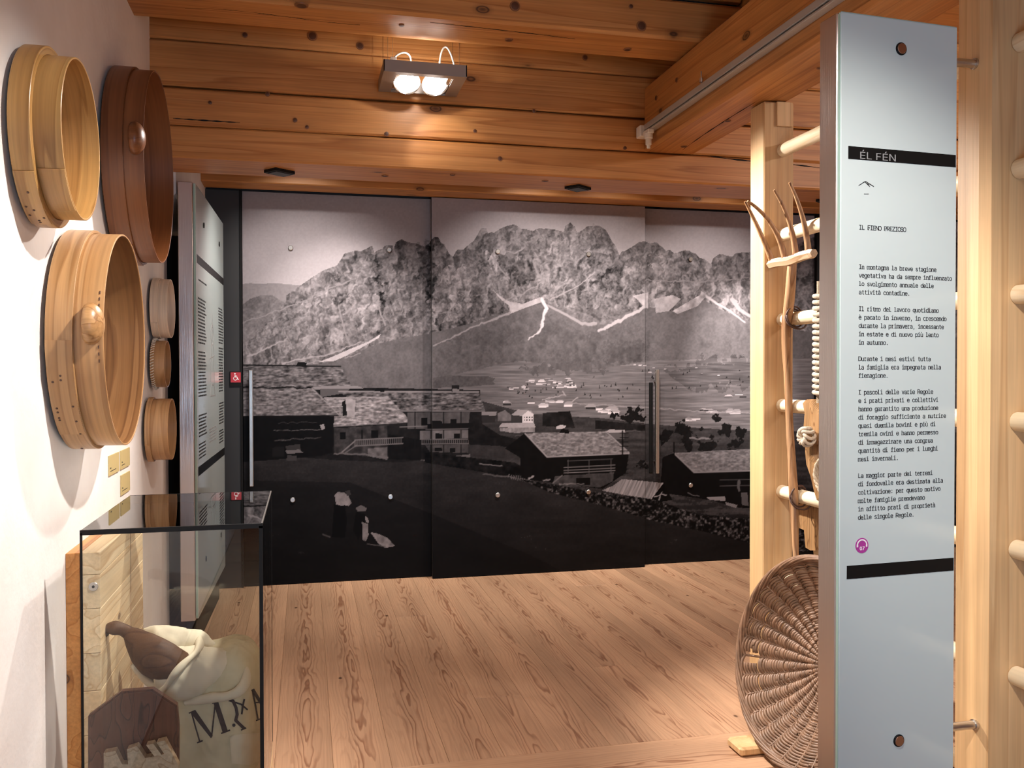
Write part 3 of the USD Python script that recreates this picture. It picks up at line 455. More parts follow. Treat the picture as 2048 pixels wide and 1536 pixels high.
    fill(u, v, [(480, 775), (624, 776), (679, 831), (480, 833)], g, 0.37, shingle); L([(480, 775), (624, 775)], 3, .08); L([(480, 833), (679, 831)], 2, .07, False); L([(624, 776), (679, 831)], 2, .5, False)
    fill(u, v, [(480, 834), (668, 833), (666, 905), (640, 912), (480, 925)], g, 0.055, 0.02 * jx); L([(548, 862), (640, 859)], 1.6, .32); L([(556, 846), (632, 844)], 1.4, .22); L([(548, 880), (642, 876)], 1.8, .28); fill(u, v, [(640, 850), (648, 848), (650, 858), (643, 860)], g, .5)
    fill(u, v, [(571, 892), (600, 888), (602, 903), (574, 905)], g, .20); fill(u, v, [(571, 901), (598, 899), (606, 905), (574, 908)], g, .36); fill(u, v, [(574, 910), (594, 912), (594, 922), (573, 921)], g, .22); fill(u, v, [(545, 895), (568, 893), (568, 914), (545, 914)], g, .11)
    fill(u, v, [(690, 801), (693, 797), (711, 800), (709, 834), (694, 834)], g, 0.55, .1 * jx); fill(u, v, [(684, 804), (691, 800), (694, 830), (686, 832)], g, .1)
    fill(u, v, [(668, 857), (775, 850), (775, 918), (668, 905)], g, 0.19, 0.08 * jx)
    for (a, b, c, d) in [(680, 865, 691, 878), (742, 860, 757, 876), (722, 860, 726, 880)]: fill(u, v, [(a, b), (c, b), (c, d), (a, d)], g, .05)
    fill(u, v, [(735, 897), (775, 894), (775, 920), (735, 912)], g, .33, .1 * jx); fill(u, v, [(776, 868), (842, 880), (842, 920), (778, 918)], g, .06, .04 * jx)
    def rail(u0, u1, va, vb, h, val=.4):
        L([(u0, va), (u1, vb)], 2, val, False, 1.2); L([(u0, va + h), (u1, vb + h)], 2, val, False, 1.2)
        a = u0
        while a < u1: t = (a - u0) / (u1 - u0); L([(a, va + (vb - va) * t), (a, va + (vb - va) * t + h)], 1.5, val * .9, False, 1.2); a += 4.2
    L([(682, 906), (710, 882)], 2.5, .42, False); L([(690, 906), (714, 890)], 2, .35, False); rail(710, 806, 880, 875, 12)
    L([(668, 907), (735, 909), (775, 915)], 3, .35)
    fill(u, v, [(815, 825), (940, 824), (936, 858), (815, 858)], g, .27, .06 * jx); fill(u, v, [(840, 862), (936, 860), (937, 876), (840, 880)], g, .36, .05 * jx); fill(u, v, [(850, 890), (937, 888), (937, 906), (860, 904)], g, .25, .06 * jx)
    for (a, b, c, d) in [(843, 835, 855, 852), (901, 838, 913, 850), (864, 842, 884, 860), (871, 867, 885, 878), (908, 867, 920, 878), (869, 896, 884, 902), (900, 896, 911, 905)]: fill(u, v, [(a, b), (c, b), (c, d), (a, d)], g, .07)
    for a in (830, 862, 887, 922): L([(a, 824), (a, 905)], 2, .1, False)
    L([(800, 854), (855, 852)], 2, .4, False); fill(u, v, [(855, 848), (945, 846), (950, 858), (855, 860)], g, .08); L([(852, 859), (955, 857)], 2, .35, False); rail(844, 955, 879, 878, 9, .38)
    fill(u, v, [(936, 858), (960, 845), (1000, 870), (1040, 890), (1040, 915), (960, 906), (938, 900)], g, .10, .06 * jx); fill(u, v, [(936, 889), (1000, 892), (1040, 900), (1038, 918), (936, 908)], g, .19, .03 * jx)
    fill(u, v, [(850, 905), (1030, 925), (1080, 955), (1060, 960), (940, 940), (850, 925)], g, .07, .10 * jx)
    L([(960, 928), (1004, 932)], 2.5, .4); L([(966, 948), (1030, 955)], 2.5, .3)
    for a in range(1018, 1066, 4): L([(a, 948 + (a - 1018) * .18), (a, 956 + (a - 1018) * .2)], 1.3, .4)
    # centre barn
    fill(u, v, [(1050, 866), (1094, 914), (1258, 906), (1252, 945), (1205, 978), (1060, 960), (1042, 955), (1040, 915), (1010, 897)], g, .05, .02 * jx)
    fill(u, v, [(1050, 867), (1120, 864), (1213, 863), (1258, 905), (1094, 913)], g, .40, .28 * n3(6, 3, 61, 2) + .1 * fineN); L([(1050, 867), (1094, 914), (1258, 907)], 2.5, .52, False); L([(1212, 863), (1258, 905)], 2, .5, False); fill(u, v, [(1119, 866), (1123, 858), (1137, 859), (1139, 867)], g, .06)
    fill(u, v, [(1110, 952), (1228, 945), (1226, 962), (1200, 975), (1105, 968)], g, .21, .06 * jx); fill(u, v, [(1152, 956), (1180, 955), (1180, 970), (1152, 970)], g, .05)
    for b in (935, 941, 946): L([(1128, b), (1230, b - 5)], 1.6, .42, False)
    L([(1135, 922), (1225, 918)], 1.4, .3, False); L([(1106, 966), (1124, 951)], 2.5, .35, False); L([(1118, 968), (1168, 968)], 1.8, .4)
    for a in (1136, 1178, 1222): L([(a, 920), (a, 947)], 1.5, .3, False)
    L([(1245, 862), (1245, 950)], 2.5, .05, False); [L([(1240, b), (1256, b)], 1.3, .06, False) for b in range(866, 950, 9)]
    L([(1059, 958), (1066, 952)], 4, .5); L([(1088, 962), (1098, 958)], 4, .4)
    # potato field
    crop = 0.34 * np.clip(n3(4.2, 4.2, 71, 2) * 2, -.2, 1)
    fill(u, v, [(1040, 958), (1100, 968), (1200, 985), (1310, 1000), (1400, 1030), (1500, 1038), (2400, 1080), (2400, 1200), (1520, 1092), (1420, 1066), (1300, 1040), (1200, 1010), (1100, 985)], g, .11, crop)
    # right barn and plank roof
    fill(u, v, [(1325, 915), (1347, 906), (1390, 945), (1560, 940), (1560, 1016), (1480, 1016), (1420, 1000), (1320, 985)], g, .05, .02 * jx)
    fill(u, v, [(1347, 906), (1420, 902), (1481, 899), (1560, 897), (1560, 938), (1388, 945)], g, .37, .24 * n3(6, 3, 62, 2) + .08 * fineN); L([(1347, 906), (1388, 945), (1560, 940)], 2.5, .45, False)
    for b in (960, 972): L([(1440, b), (1540, b - 2)], 1.8, .25, False)
    L([(1478, 962), (1478, 980)], 6, .28); L([(1348, 885), (1348, 960)], 2.5, .05, False); fill(u, v, [(1412, 994), (1450, 993), (1451, 1002), (1420, 1000)], g, .45); fill(u, v, [(1451, 1004), (1475, 1010), (1472, 1016), (1452, 1010)], g, .4); fill(u, v, [(1482, 985), (1495, 985), (1497, 1012), (1484, 1010)], g, .28); L([(1376, 986), (1400, 994)], 1.5, .35)
    pl = 0.30 * n3(3.0, 40, 66, 2)
    uu = u - (v - 958) * -0.45
    pl = 0.30 * (meshkit.fbm(np.stack([uu / 3.2, v / 60, u * 0], 1), 2, 67) - .5)
    fill(u, v, [(1203, 981), (1225, 972), (1244, 958), (1327, 966), (1303, 998), (1250, 990)], g, .46, pl); fill(u, v, [(1303, 998), (1327, 966), (1345, 1000), (1320, 1004)], g, .04); L([(1308, 993), (1332, 989)], 2.5, .5); L([(1318, 1000), (1325, 985)], 2, .5)
    # woman and child in the meadow
    fill(u, v, [(669, 990), (676, 984), (688, 985), (697, 992), (703, 1006), (698, 1012), (688, 1010), (680, 1016), (672, 1008)], g, .44, .12 * jx); fill(u, v, [(668, 1008), (690, 1013), (694, 1040), (690, 1076), (664, 1074)], g, .035); fill(u, v, [(690, 982), (700, 980), (702, 990), (694, 992)], g, .2)
    fill(u, v, [(711, 1016), (722, 1010), (733, 1016), (732, 1022), (716, 1023)], g, .34); fill(u, v, [(728, 1030), (736, 1036), (738, 1046), (730, 1044)], g, .45); fill(u, v, [(712, 1024), (730, 1028), (732, 1050), (716, 1080), (706, 1060)], g, .04); fill(u, v, [(724, 1044), (736, 1048), (737, 1070), (732, 1083), (725, 1080)], g, .42, .1 * jx)
    fill(u, v, [(741, 1065), (752, 1066), (774, 1075), (790, 1092), (770, 1096), (756, 1086)], g, .44, .16 * jx); L([(735, 1088), (770, 1094)], 2, .3); L([(645, 1068), (660, 1074)], 3, .25)
    g = g + 0.012 * fineN; g = np.where(g < .25, g * (0.55 + 0.45 * g / .25), g)
    return np.clip(g, 0.012, 0.9)
def mural_panel(label, x0, x1, yf, z0, z1, bolts, handle=None, cell=0.0045):
    t = thing('mural_panel', label, 'sliding panel', ((x0 + x1) / 2, yf, z0), group=None)
    obj('panel_board', bx(x0, x1, yf, yf + 0.028, z0, z1), 'dark_grey', t)
    nx, nz = int((x1 - x0) / cell), int((z1 - z0) / cell)
    X, Z = np.meshgrid(np.linspace(x0, x1, nx + 1), np.linspace(z0, z1, nz + 1), indexing='ij'); X, Z = X.ravel(), Z.ravel()
    pts = np.stack([X, np.full_like(X, yf - 0.0008), Z], 1); d = pts - EYE; dep = d @ FWD
    g = paint(1024 + FPX * (d @ RGT) / dep, 768 - FPX * (d @ UPV) / dep)
    lin = np.where(g < .04045, g / 12.92, ((g + .055) / 1.055) ** 2.4)
    col = lin[:, None] * np.array([1.0, 0.885, 0.925])
    i, j = np.meshgrid(np.arange(nx), np.arange(nz), indexing='ij'); a = i * (nz + 1) + j
    q = np.stack([a, a + nz + 1, a + nz + 2, a + 1], -1).reshape(-1, 4)
    p = obj('printed_photograph', (pts, q), 'print', t, label='black and white print of mountains, village and dark meadow')
    pv = UsdGeom.PrimvarsAPI(p).CreatePrimvar('print', Sdf.ValueTypeNames.Color3fArray, 'vertex'); pv.Set(Vt.Vec3fArray.FromNumpy(col.astype(np.float32)))
    for (bxx, bz) in bolts: obj('bolt', cyl((bxx, yf + .001, bz), (bxx, yf - .012, bz), 0.016, 20, .003), 'steel', t, 30)
    if handle:
        if handle[0] > 1: obj('pull_recess', bx(handle[0] - .042, handle[0] - .014, yf - .004, yf + .001, handle[1], handle[2] - .09, .0015), 'black_metal', t)  # black strip standing in for the shadow beside the handle
        hx, h0, h1 = handle
        h = obj('handle', bx(hx - .013, hx + .013, yf - .060, yf - .035, h0, h1, .004), 'steel', t, label='long flat steel bar handle')
        for hz in (h0 + .08, h1 - .08): obj('standoff', cyl((hx, yf, hz), (hx, yf - .04, hz), .008, 12), 'steel', sub(t, h))
    return t
B = lambda *a: list(a)
mural_panel('left mural panel with sunlit rock slope, shingled farmhouses and a stooping woman', -0.375, 0.86, 5.75, 0.004, 2.475, B((-.083, 2.13), (.536, 2.136), (-.079, .537), (.538, .535)), (-.326, .635, 1.36))
mural_panel('middle mural panel with highest peaks, centre barn and valley hamlets, in front of its neighbours', 0.803, 2.272, 5.68, 0.004, 2.474, B((1.24, 2.137), (1.866, 2.138), (1.236, .533), (1.865, .532)))
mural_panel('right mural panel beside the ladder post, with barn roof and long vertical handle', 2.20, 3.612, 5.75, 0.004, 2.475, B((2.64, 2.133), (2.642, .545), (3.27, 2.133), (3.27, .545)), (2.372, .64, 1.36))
mural_panel('farthest mural panel, mostly hidden behind the upright text panel and the rack', 3.665, 5.1, 5.75, 0.004, 2.475, [], None, 0.01)
df = thing('trim_1', 'narrow dark grey upright panel between left text panel and mural', None, (-0.49, 5.76, 0), kind=S)
obj('face', bx(-0.60, -0.379, 5.735, 5.79, 0, 2.478, .002), 'dark_grey', df)
obj('edge_strip', bx(-0.392, -0.378, 5.728, 5.736, 0, 2.478), 'black_metal', df)
obj('dark_post', bx(3.614, 3.662, 5.72, 5.80, 0, 2.478, .003), 'black_metal', label='black strip post between right mural panel and the farthest one', cat='post')
sg = thing('access_sign', 'small red wheelchair sign on the dark panel left of the mural handle', 'sign', (-0.416, 5.733, 1.3))
cx, cz, q = -0.418, 1.31, 0.034
obj('plate', bx(cx - .036, cx + .036, 5.727, 5.735, cz - .05, cz + .042, .001), 'black_metal', sg)
obj('red_field', bx(cx - .030, cx + .030, 5.7255, 5.727, cz - .027, cz + .036), 'sign_red', sg)
pic = unary_union([Point(-.004, .026).buffer(.0045), LineString([(-.004, .019), (-.003, .005), (.008, .005), (.013, -.010), (.018, -.009)]).buffer(.0022), LineString([(-.003, .012), (.007, .012)]).buffer(.0018), Point(-.002, -.004).buffer(.0125).difference(Point(-.002, -.004).buffer(.0092)).difference(sbox(-.004, 0.0, .02, .02))])
obj('pictogram', extrude(pic, .001, lambda a, b, h: (cx + a, 5.7255 - h, cz + .002 + b)), 'white_print', sg)

# ================================================================== SIEVES
def arc_strip(yc, zc, r0, r1, x0, x1, a0, a1, n=24):
    a = np.linspace(a0, a1, n); P = lambda r, x: np.stack([np.full(n, x), yc - r * np.cos(a), zc + r * np.sin(a)], 1)
    R = np.stack([P(r0, x0), P(r1, x0), P(r1, x1), P(r0, x1)], 1); v = R.reshape(-1, 3); i, j = np.meshgrid(np.arange(n - 1), np.arange(4), indexing='ij'); j2 = (j + 1) % 4
    q = np.stack([i * 4 + j, (i + 1) * 4 + j, (i + 1) * 4 + j2, i * 4 + j2], -1).reshape(-1, 4)
    f = np.vstack([q[:, [0, 1, 2]], q[:, [0, 2, 3]], [[0, 1, 2], [0, 2, 3], [4 * n - 4, 4 * n - 2, 4 * n - 3], [4 * n - 4, 4 * n - 1, 4 * n - 2]]])
    return trimesh.Trimesh(v, f, process=False)
XW = -0.648
def hoop(name, mesh, m, t, yc, zc, smooth):
    v, f, n = meshkit.arrays(mesh, smooth); p = obj(name, trimesh.Trimesh(v, f, process=False), m, t)
    if n is not None:
        g = UsdGeom.Mesh(p); g.CreateNormalsAttr(Vt.Vec3fArray.FromNumpy(n.astype(np.float32))); g.SetNormalsInterpolation('vertex')
    an = np.arctan2(v[:, 2] - zc, -(v[:, 1] - yc)) ; rr = np.hypot(v[:, 1] - yc, v[:, 2] - zc)
    gr = np.stack([v[:, 0], rr * 3, np.abs(an + 2.3 - 2 * math.pi * (an + 2.3 > math.pi)) * rr.mean()], 1)
    UsdGeom.PrimvarsAPI(p).CreatePrimvar('grain', Sdf.ValueTypeNames.Float3Array, 'vertex').Set(Vt.Vec3fArray.FromNumpy(gr.astype(np.float32)))
    return p
def sieve(label, yc, zc, R, xs, xf, m_out, m_in, lap=None, knob=None, tacks=0, back=0.012, lace=False, lap_in=None, stitches=None, outer=0.009, aged=None):
    t = thing('wooden_sieve', label, 'sieve', (XW + back, yc, zc), 'wooden sieves hung on the plaster wall')
    x0 = XW + back; C = lambda x: (x, yc, zc); w = 0.005
    ring = lambda ra, rb, h0, h1, c=.0012: revolve([(rb, h0 + c), (rb - c, h0), (ra + c, h0), (ra, h0 + c), (ra, h1 - c), (ra + c, h1), (rb - c, h1), (rb, h1 - c), (rb, h0 + c)], C(0), (1, 0, 0), 96)
    ih = hoop('inner_hoop', ring(R - w, R, x0 + .004, xf), m_in, t, yc, zc, 30)
    oh = hoop('outer_hoop', ring(R + .0006, R + outer, x0, xs), m_out, t, yc, zc, 30)
    obj('mesh_bottom', revolve([(0, x0 + .006), (R - w, x0 + .006), (R - w, x0 + .008), (0, x0 + .008)], C(0), (1, 0, 0), 48), 'sieve_net', t)
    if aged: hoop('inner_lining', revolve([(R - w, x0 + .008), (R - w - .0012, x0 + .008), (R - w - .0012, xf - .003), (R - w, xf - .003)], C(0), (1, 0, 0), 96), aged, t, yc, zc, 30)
    if lap: hoop('lap_joint', arc_strip(yc, zc, R + outer - .001, R + outer + .0035, x0 + .001, xs - .001, math.radians(lap[1]), math.radians(lap[0])), m_out, sub(t, oh), yc, zc, 20)
    if lap_in: hoop('lap_joint', arc_strip(yc, zc, R - .001, R + .003, xs + .001, xf - .001, math.radians(lap_in[1]), math.radians(lap_in[0])), m_in, sub(t, ih), yc, zc, 20)
    r_ = random.Random(int(R * 1e4)); tk = []
    for k in range(tacks):
        a = math.radians((lap[0] if lap else 20) - 4 - 34 * r_.random() - 12 * k * .3); x = x0 + (xs - x0) * r_.choice([.2, .5, .8]); rr = R + outer + (.0035 if lap else 0)
        p = np.array([x, yc - rr * math.cos(a), zc + rr * math.sin(a)]); d = np.array([0, -math.cos(a), math.sin(a)])
        tk.append(revolve([(0, .0016), (.0028, .001), (.0034, -.001)], p, d, 8))
    if tk: obj('tacks', cat(tk), 'leather', t, label='scattered dark tack heads', kind='stuff')
    if knob is not None:
        a = math.radians(knob); p = np.array([(xs + xf) / 2 + .006, yc - R * math.cos(a), zc + R * math.sin(a)])
        s = trimesh.creation.icosphere(3, 1.0); v = np.array(s.vertices) * [.032, .046, .054]; v[:, 0] = np.maximum(v[:, 0], -.014); c_, s_ = math.cos(a), math.sin(a)
        v = np.stack([v[:, 0], v[:, 1] * c_ + v[:, 2] * s_, -v[:, 1] * s_ + v[:, 2] * c_], 1)
        obj('peg_knob', trimesh.Trimesh(v + p, s.faces, process=False), 'peg_tan' if m_in == 'hoop_tan' else 'peg_dark', t, 40, label='rounded wooden boss on the front hoop')
    if lace:
        ms = []
        for k in range(56):
            a = k / 56 * 2 * math.pi; rr = R + outer + .001; xa, xb = x0 + .001, x0 + .016
            p = lambda x, a, q=0: [x, yc - (rr + q) * math.cos(a), zc + (rr + q) * math.sin(a)]
            ms.append(tube([p(xa, a), p((xa + xb) / 2, a + .035, .003), p(xb, a + .07)], .0022, 5))
        obj('lacing', cat(ms), 'lace', t, label='zigzag of pale lacing round the back edge', kind='stuff')
    if stitches:
        ms = []
        for k in range(11):
            a = math.radians(stitches + 14 - k * 3.4); p = np.array([xf - .012, yc - (R + .0005) * math.cos(a), zc + (R + .0005) * math.sin(a)]); q = np.array([0, math.sin(a), math.cos(a)]) * .004
            ms.append(tube([p - q, p + q], .0016, 5))
        obj('stitches', cat(ms), 'leather', t, label='row of dark stitches along the rim', kind='stuff')
    return t
sieve('honey-coloured round wooden sieve at upper left, pale bright inside, nearest the ceiling and camera', 2.366, 1.920, .194, -.590, -.531, 'hoop_honey', 'hoop_honey', lap=(-33, -80), lap_in=(-33, -70), tacks=7, outer=.021)
sieve('large dark reddish-brown round wooden sieve hung highest, behind the honey-coloured one', 3.415, 2.085, .338, -.569, -.507, 'hoop_dark', 'hoop_dark', knob=4, lap=(-60, -95), tacks=5, outer=.008)
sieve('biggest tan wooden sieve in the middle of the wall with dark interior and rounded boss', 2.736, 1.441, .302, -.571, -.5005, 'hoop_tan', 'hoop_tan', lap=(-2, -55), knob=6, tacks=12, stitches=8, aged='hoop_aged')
sieve('small pale sieve, topmost of the three small ones beside the left text panel', 4.10, 1.626, .128, -.606, -.567, 'hoop_pale', 'hoop_pale', lap=(-30, -60), outer=.005)
sieve('smallest sieve with pale laced back edge, between two other small sieves', 4.07, 1.384, .101, -.630, -.579, 'hoop_brown', 'hoop_brown', lace=True, outer=.006)
sieve('small brown sieve, lowest of the three small ones, casting a long pointed shadow', 3.955, 1.108, .129, -.6155, -.546, 'hoop_brown', 'hoop_brown', lap=(-25, -70), outer=.007)

# ------------------------------------------------------------------ wall cards
for k, (y0, y1, z0, z1, lb) in enumerate([(3.205, 3.365, .998, 1.066, 'pale tan caption card on plaster wall, left one of the upper pair'), (3.397, 3.562, .999, 1.066, 'tan caption card on plaster wall, right one of the upper pair'), (3.402, 3.562, .905, .977, 'tan caption card with lifted corner, second row under the upper pair'), (3.402, 3.562, .805, .876, 'lowest tan caption card, partly cut off by the glass case top')]):
    t = thing('caption_card', lb, 'label card', (-.644, y0, z0), 'caption cards on the wall')
    obj('card', bx(-.6475, -.6435, y0, y1, z0, z1), 'card', t)
    obj('caption_text', cat([bx(-.6436, -.6431, y0 + .014, y0 + .026, z0 + .022, z0 + .027)] + [bx(-.6436, -.6431, y0 + .014 + q * .019, y0 + .014 + q * .019 + .015, z0 + .013, z0 + .0155) for q in range(5 if k != 1 else 3)]), 'ink', t)

# ================================================================== TEXT PANELS
GL = {}
def glyph(ch, h):
    if (ch, h) not in GL:
        m = meshkit.text_mesh(ch, h, 0.0006); v = np.array(m.vertices); v[:, 0] -= (v[:, 0].min() + v[:, 0].max()) / 2
        ms = [trimesh.Trimesh(v, m.faces, process=False)]
        a, th = h * .27, h * .11
        bars = {'i': [(-a, a, 0), (-a, 0, h * .70)], 'l': [(-a, a, 0), (-a, 0, h - th)], 'I': [(-a, a, 0), (-a, a, h - th)], 'r': [(-a, a * .6, 0), (-a, 0, h * .64)], 'f': [(-a, a * .6, 0)], 't': [(0, a, 0)], 'n': [(-a * 1.2, -a * .3, 0), (a * .4, a * 1.2, 0)], 'm': [(-a * 1.3, -a * .7, 0), (a * .7, a * 1.3, 0)], 'h': [(-a * 1.2, -a * .3, 0), (a * .4, a * 1.2, 0)], 'F': [(-a * 1.1, a * .2, 0)], 'P': [(-a * 1.1, a * .2, 0)]}.get(ch, [])
        for (x0, x1, y) in bars: ms.append(bx(x0, x1, y, y + th, 0, .0006))
        m = cat(ms); v = np.array(m.vertices); w = np.ptp(v[:, 0]); lim = h * .80
        if w > lim: v[:, 0] *= lim / w
        GL[(ch, h)] = (v, np.array(m.faces))
    return GL[(ch, h)]
def mono(lines, adv, h):
    """lines: [(x, y, text)] -> (v, f) in the flat plane, one glyph per cell like a typewriter."""
    V, F, n = [], [], 0
    for (x, y, s) in lines:
        for k, ch in enumerate(s):
            if ch == ' ': continue
            v, f = glyph(ch, h); V.append(v + [x + (k + .5) * adv, y, 0]); F.append(f + n); n += len(v)
    return np.vstack(V), np.vstack(F)

# right-hand panel -----------------------------------------------------------
th_ = math.radians(3.6); P0 = np.array([1.25, 1.88, 0]); DR = np.array([math.cos(th_), math.sin(th_), 0]); NR = np.array([math.sin(th_), -math.cos(th_), 0])
def pl(a, b, h): a, b, h = (np.asarray(q, float) for q in (a, b, h)); return P0[0] + DR[0] * a + NR[0] * h, P0[1] + DR[1] * a + NR[1] * h, b + 0 * a
def plm(m): v, f, _ = meshkit.arrays(m, False); return trimesh.Trimesh(np.stack(pl(v[:, 0], v[:, 1], v[:, 2]), 1), f, process=False)
def pbox(a0, a1, b0, b1, h0, h1, c=0): return plm(bx(a0, a1, b0, b1, h0, h1, c))
def loc(u, v):
    r = ray(u, v); t = ((P0 - EYE) @ NR) / (r @ NR); p = EYE + r * t; return (p - P0) @ DR, p[2]
W = loc(1912, 700)[0]
tr = thing('text_panel', 'upright frosted glass text panel with black bands and typewritten hay text, fixed to the rack', 'information panel', (*P0[:2], 0.0))
ZT, ZB = loc(1690, 20)[1], -0.12
obj('metal_body', pbox(.004, W - .002, ZB, ZT + .002, -.088, -.020, .003), 'brushed_steel', tr, label='brushed steel body behind the glass')
obj('glass_sheet', pbox(.0, W, ZB + .005, ZT - .004, -.011, 0, .0025), 'frosted_glass', tr)
obj('glass_edge', cat([pbox(-.0012, .0003, ZB + .01, ZT - .008, -.0095, -.0015), pbox(.002, W - .002, ZT - .0045, ZT - .0035, -.0095, -.0015)]), 'glass_edge', tr)
for (u_, v_) in [(1802, 98), (1797, 1481)]:
    a, b = loc(u_, v_)
    bo = obj('bolt', plm(cyl((a, b, -.02), (a, b, .004), .0155, 28, .002)), 'black_metal', tr, 30)
    obj('cap', plm(cyl((a, b, .003), (a, b, .0052), .0128, 28, .001)), 'bronze_cap', sub(tr, bo), 30)
for (v0, v1) in [((292 + 310) / 2, (318 + 334) / 2), (1123.5, 1149.5)]:
    b0, b1 = loc(1802, v1)[1], loc(1802, v0)[1]; a0, a1 = loc(1695, 700)[0], loc(1909, 700)[0]
    obj('black_band', pbox(a0, a1, b0, b1, .0, .0008), 'black_band', tr)
a0, b0 = loc(1718, 318)
tm = meshkit.text_mesh('ÉL FÉN', .0165, .0004); v = np.array(tm.vertices); v[:, 0] *= (loc(1791, 318)[0] - a0) / v[:, 0].max(); v += [a0, b0 + .001, .0008]
obj('heading_text', plm(trimesh.Trimesh(v, tm.faces, process=False)), 'grey_letter', tr, label='thin grey heading letters on the black band')
T = [(455, ['IL FIENO PREZIOSO']), (534, ['In montagna la breve stagione', 'vegetativa ha da sempre influenzato', 'lo svolgimento annuale delle', 'attività contadine.']),
     (618, ['Il ritmo del lavoro quotidiano', 'è pacato in inverno, in crescendo', 'durante la primavera, incessante', 'in estate e di nuovo più lento', 'in autunno.']), (718, ['Durante i mesi estivi tutta', 'la famiglia era impegnata nella', 'fienagione.']),
     (785, ['I pascoli delle varie Regole', 'e i prati privati e collettivi', 'hanno garantito una produzione', 'di foraggio sufficiente a nutrire', 'quasi duemila bovini e più di', 'tremila ovini e hanno permesso', 'di immagazzinare una congrua', 'quantità di fieno per i lunghi', 'mesi invernali.']),
     (952, ['La maggior parte dei terreni', 'di fondovalle era destinata alla', 'coltivazione: per questo motivo', 'molte famiglie prendevano', 'in affitto prati di proprietà', 'delle singole Regole.'])]
adv = (loc(1903, 560)[0] - loc(1717, 560)[0]) / 35; aL = loc(1717, 700)[0]
for (v0, ls) in T:
    zt = loc(1717, v0 + 4)[1]; dz = (loc(1717, 500)[1] - loc(1717, 1000)[1]) / 500 * 16.75
    obj('text_block', plm(mono([(aL, zt - k * dz, s) for k, s in enumerate(ls)], adv * (1.0 if v0 != 455 else 1.02), .0112)), 'ink', tr)
lg = lambda pts, w: LineString([(lambda q: (q[0], q[1]))(loc(*p)) for p in pts]).buffer(w)
obj('roof_emblem', extrude(unary_union([lg([(1717.5, 371), (1729, 363.5), (1739, 373)], .0007), lg([(1726, 365), (1731, 363), (1747, 373)], .0009), lg([(1733, 366.5), (1738, 370)], .0006), lg([(1728, 388), (1737, 388)], .0005)]), .0006, pl), 'ink', tr, label='small double-chevron roof emblem')
ab, bb = loc(1723.5, 1091); r_ = .0185
bd = obj('audio_badge', plm(cyl((ab, bb, 0), (ab, bb, .0009), r_, 40)), 'purple', tr, label='round purple audio guide badge')
arc = [(ab + .0135 * math.cos(math.radians(q)), bb + .0005 + .0135 * math.sin(math.radians(q))) for q in np.linspace(5, 175, 24)]
band = LineString(arc).buffer(.0016, cap_style='flat'); pads = unary_union([sbox(ab - .0152, bb - .0035, ab - .0112, bb + .0025), sbox(ab + .0112, bb - .0035, ab + .0152, bb + .0025)])
num = meshkit.text_mesh('07', .0085, .0004, True); v = np.array(num.vertices); v[:, 0] -= v[:, 0].max() / 2; v += [ab, bb - .011, .0009]
obj('headphone_mark', cat([extrude(band.union(pads), .0004, lambda a, b, h: pl(a, b, h + .0009)), plm(trimesh.Trimesh(v, num.faces, process=False))]), 'white_print', sub(tr, bd))
for (vv) in (128, 1449):
    q = onX(1950, vv, 1.792); a = np.array([P0[0] + DR[0] * (W - .05) - NR[0] * .06, q[1], q[2]])
    obj('bracket_rod', cat([cyl(a, q, .0115, 20), cyl(q - [.006, 0, 0], q, .015, 20)]), 'steel', tr, 30)

# left-hand panel ------------------------------------------------------------
tl = math.radians(1.2); Q0 = np.array([-.500, 4.425, 0]); DL = np.array([math.sin(tl), math.cos(tl), 0]); NL = np.array([math.cos(tl), -math.sin(tl), 0])
def ql(a, b, h): a, b, h = (np.asarray(q, float) for q in (a, b, h)); return Q0[0] + DL[0] * a + NL[0] * h, Q0[1] + DL[1] * a + NL[1] * h, b + 0 * a
def qbox(a0, a1, b0, b1, h0, h1, c=0):
    v, f, _ = meshkit.arrays(bx(a0, a1, b0, b1, h0, h1, c)); return trimesh.Trimesh(np.stack(ql(v[:, 0], v[:, 1], v[:, 2]), 1), f[:, ::-1], process=False)
tq = thing('text_panel', 'wide frosted glass text panel seen edge-on at left, beside the small sieves', 'information panel', (*Q0[:2], 0))
LL = 1.17
obj('metal_body', qbox(0, LL, .16, 2.25, -.080, -.014, .003), 'brushed_steel', tq, label='brushed steel body')
obj('foot', qbox(.1, LL - .1, 0, .165, -.07, -.025), 'black_metal', tq)
obj('glass_sheet', qbox(.004, LL, .17, 2.245, -.012, 0, .002), 'frosted_glass', tq)
obj('glass_edge', qbox(.0028, .0042, .175, 2.24, -.0105, -.0015), 'glass_edge', tq)
for (b0, b1) in [(1.872, 1.912), (.848, .892)]: obj('black_band', qbox(.03, LL - .01, b0, b1, 0, .0008), 'black_band', tq)
for (a, b) in [(.28, 2.09), (.95, 2.09), (.28, .40), (.95, .40)]:
    p, q = [np.array([float(s) for s in ql(a, b, h)]) for h in (0, .004)]; obj('bolt', cyl(p, q, .014, 20), 'black_metal', tq)
r2 = random.Random(3)
def greek(a0, a1, zs):
    ms = []
    for (zt, zb) in zs:
        z = zt
        while z > zb:
            a = a0; end = a1 - .06 * r2.random()
            while a < end: w = .02 + .05 * r2.random(); ms.append(qbox(a, min(a + w, end), z - .0075, z, 0, .0006)); a += w + .011
            z -= .0165
    return cat(ms)
obj('text_block', greek(.06, .36, [(1.71, 1.48)]), 'ink', tq); [obj('text_block', greek(.06, .36, [q]), 'ink', tq) for q in [(1.45, 1.22), (1.14, 1.03), (1.0, .93)]]
obj('text_block', greek(.90, 1.14, [(1.72, 1.52)]), 'ink', tq); [obj('text_block', greek(.90, 1.14, [q]), 'ink', tq) for q in [(1.49, 1.24), (1.17, 1.05), (1.01, .94)]]
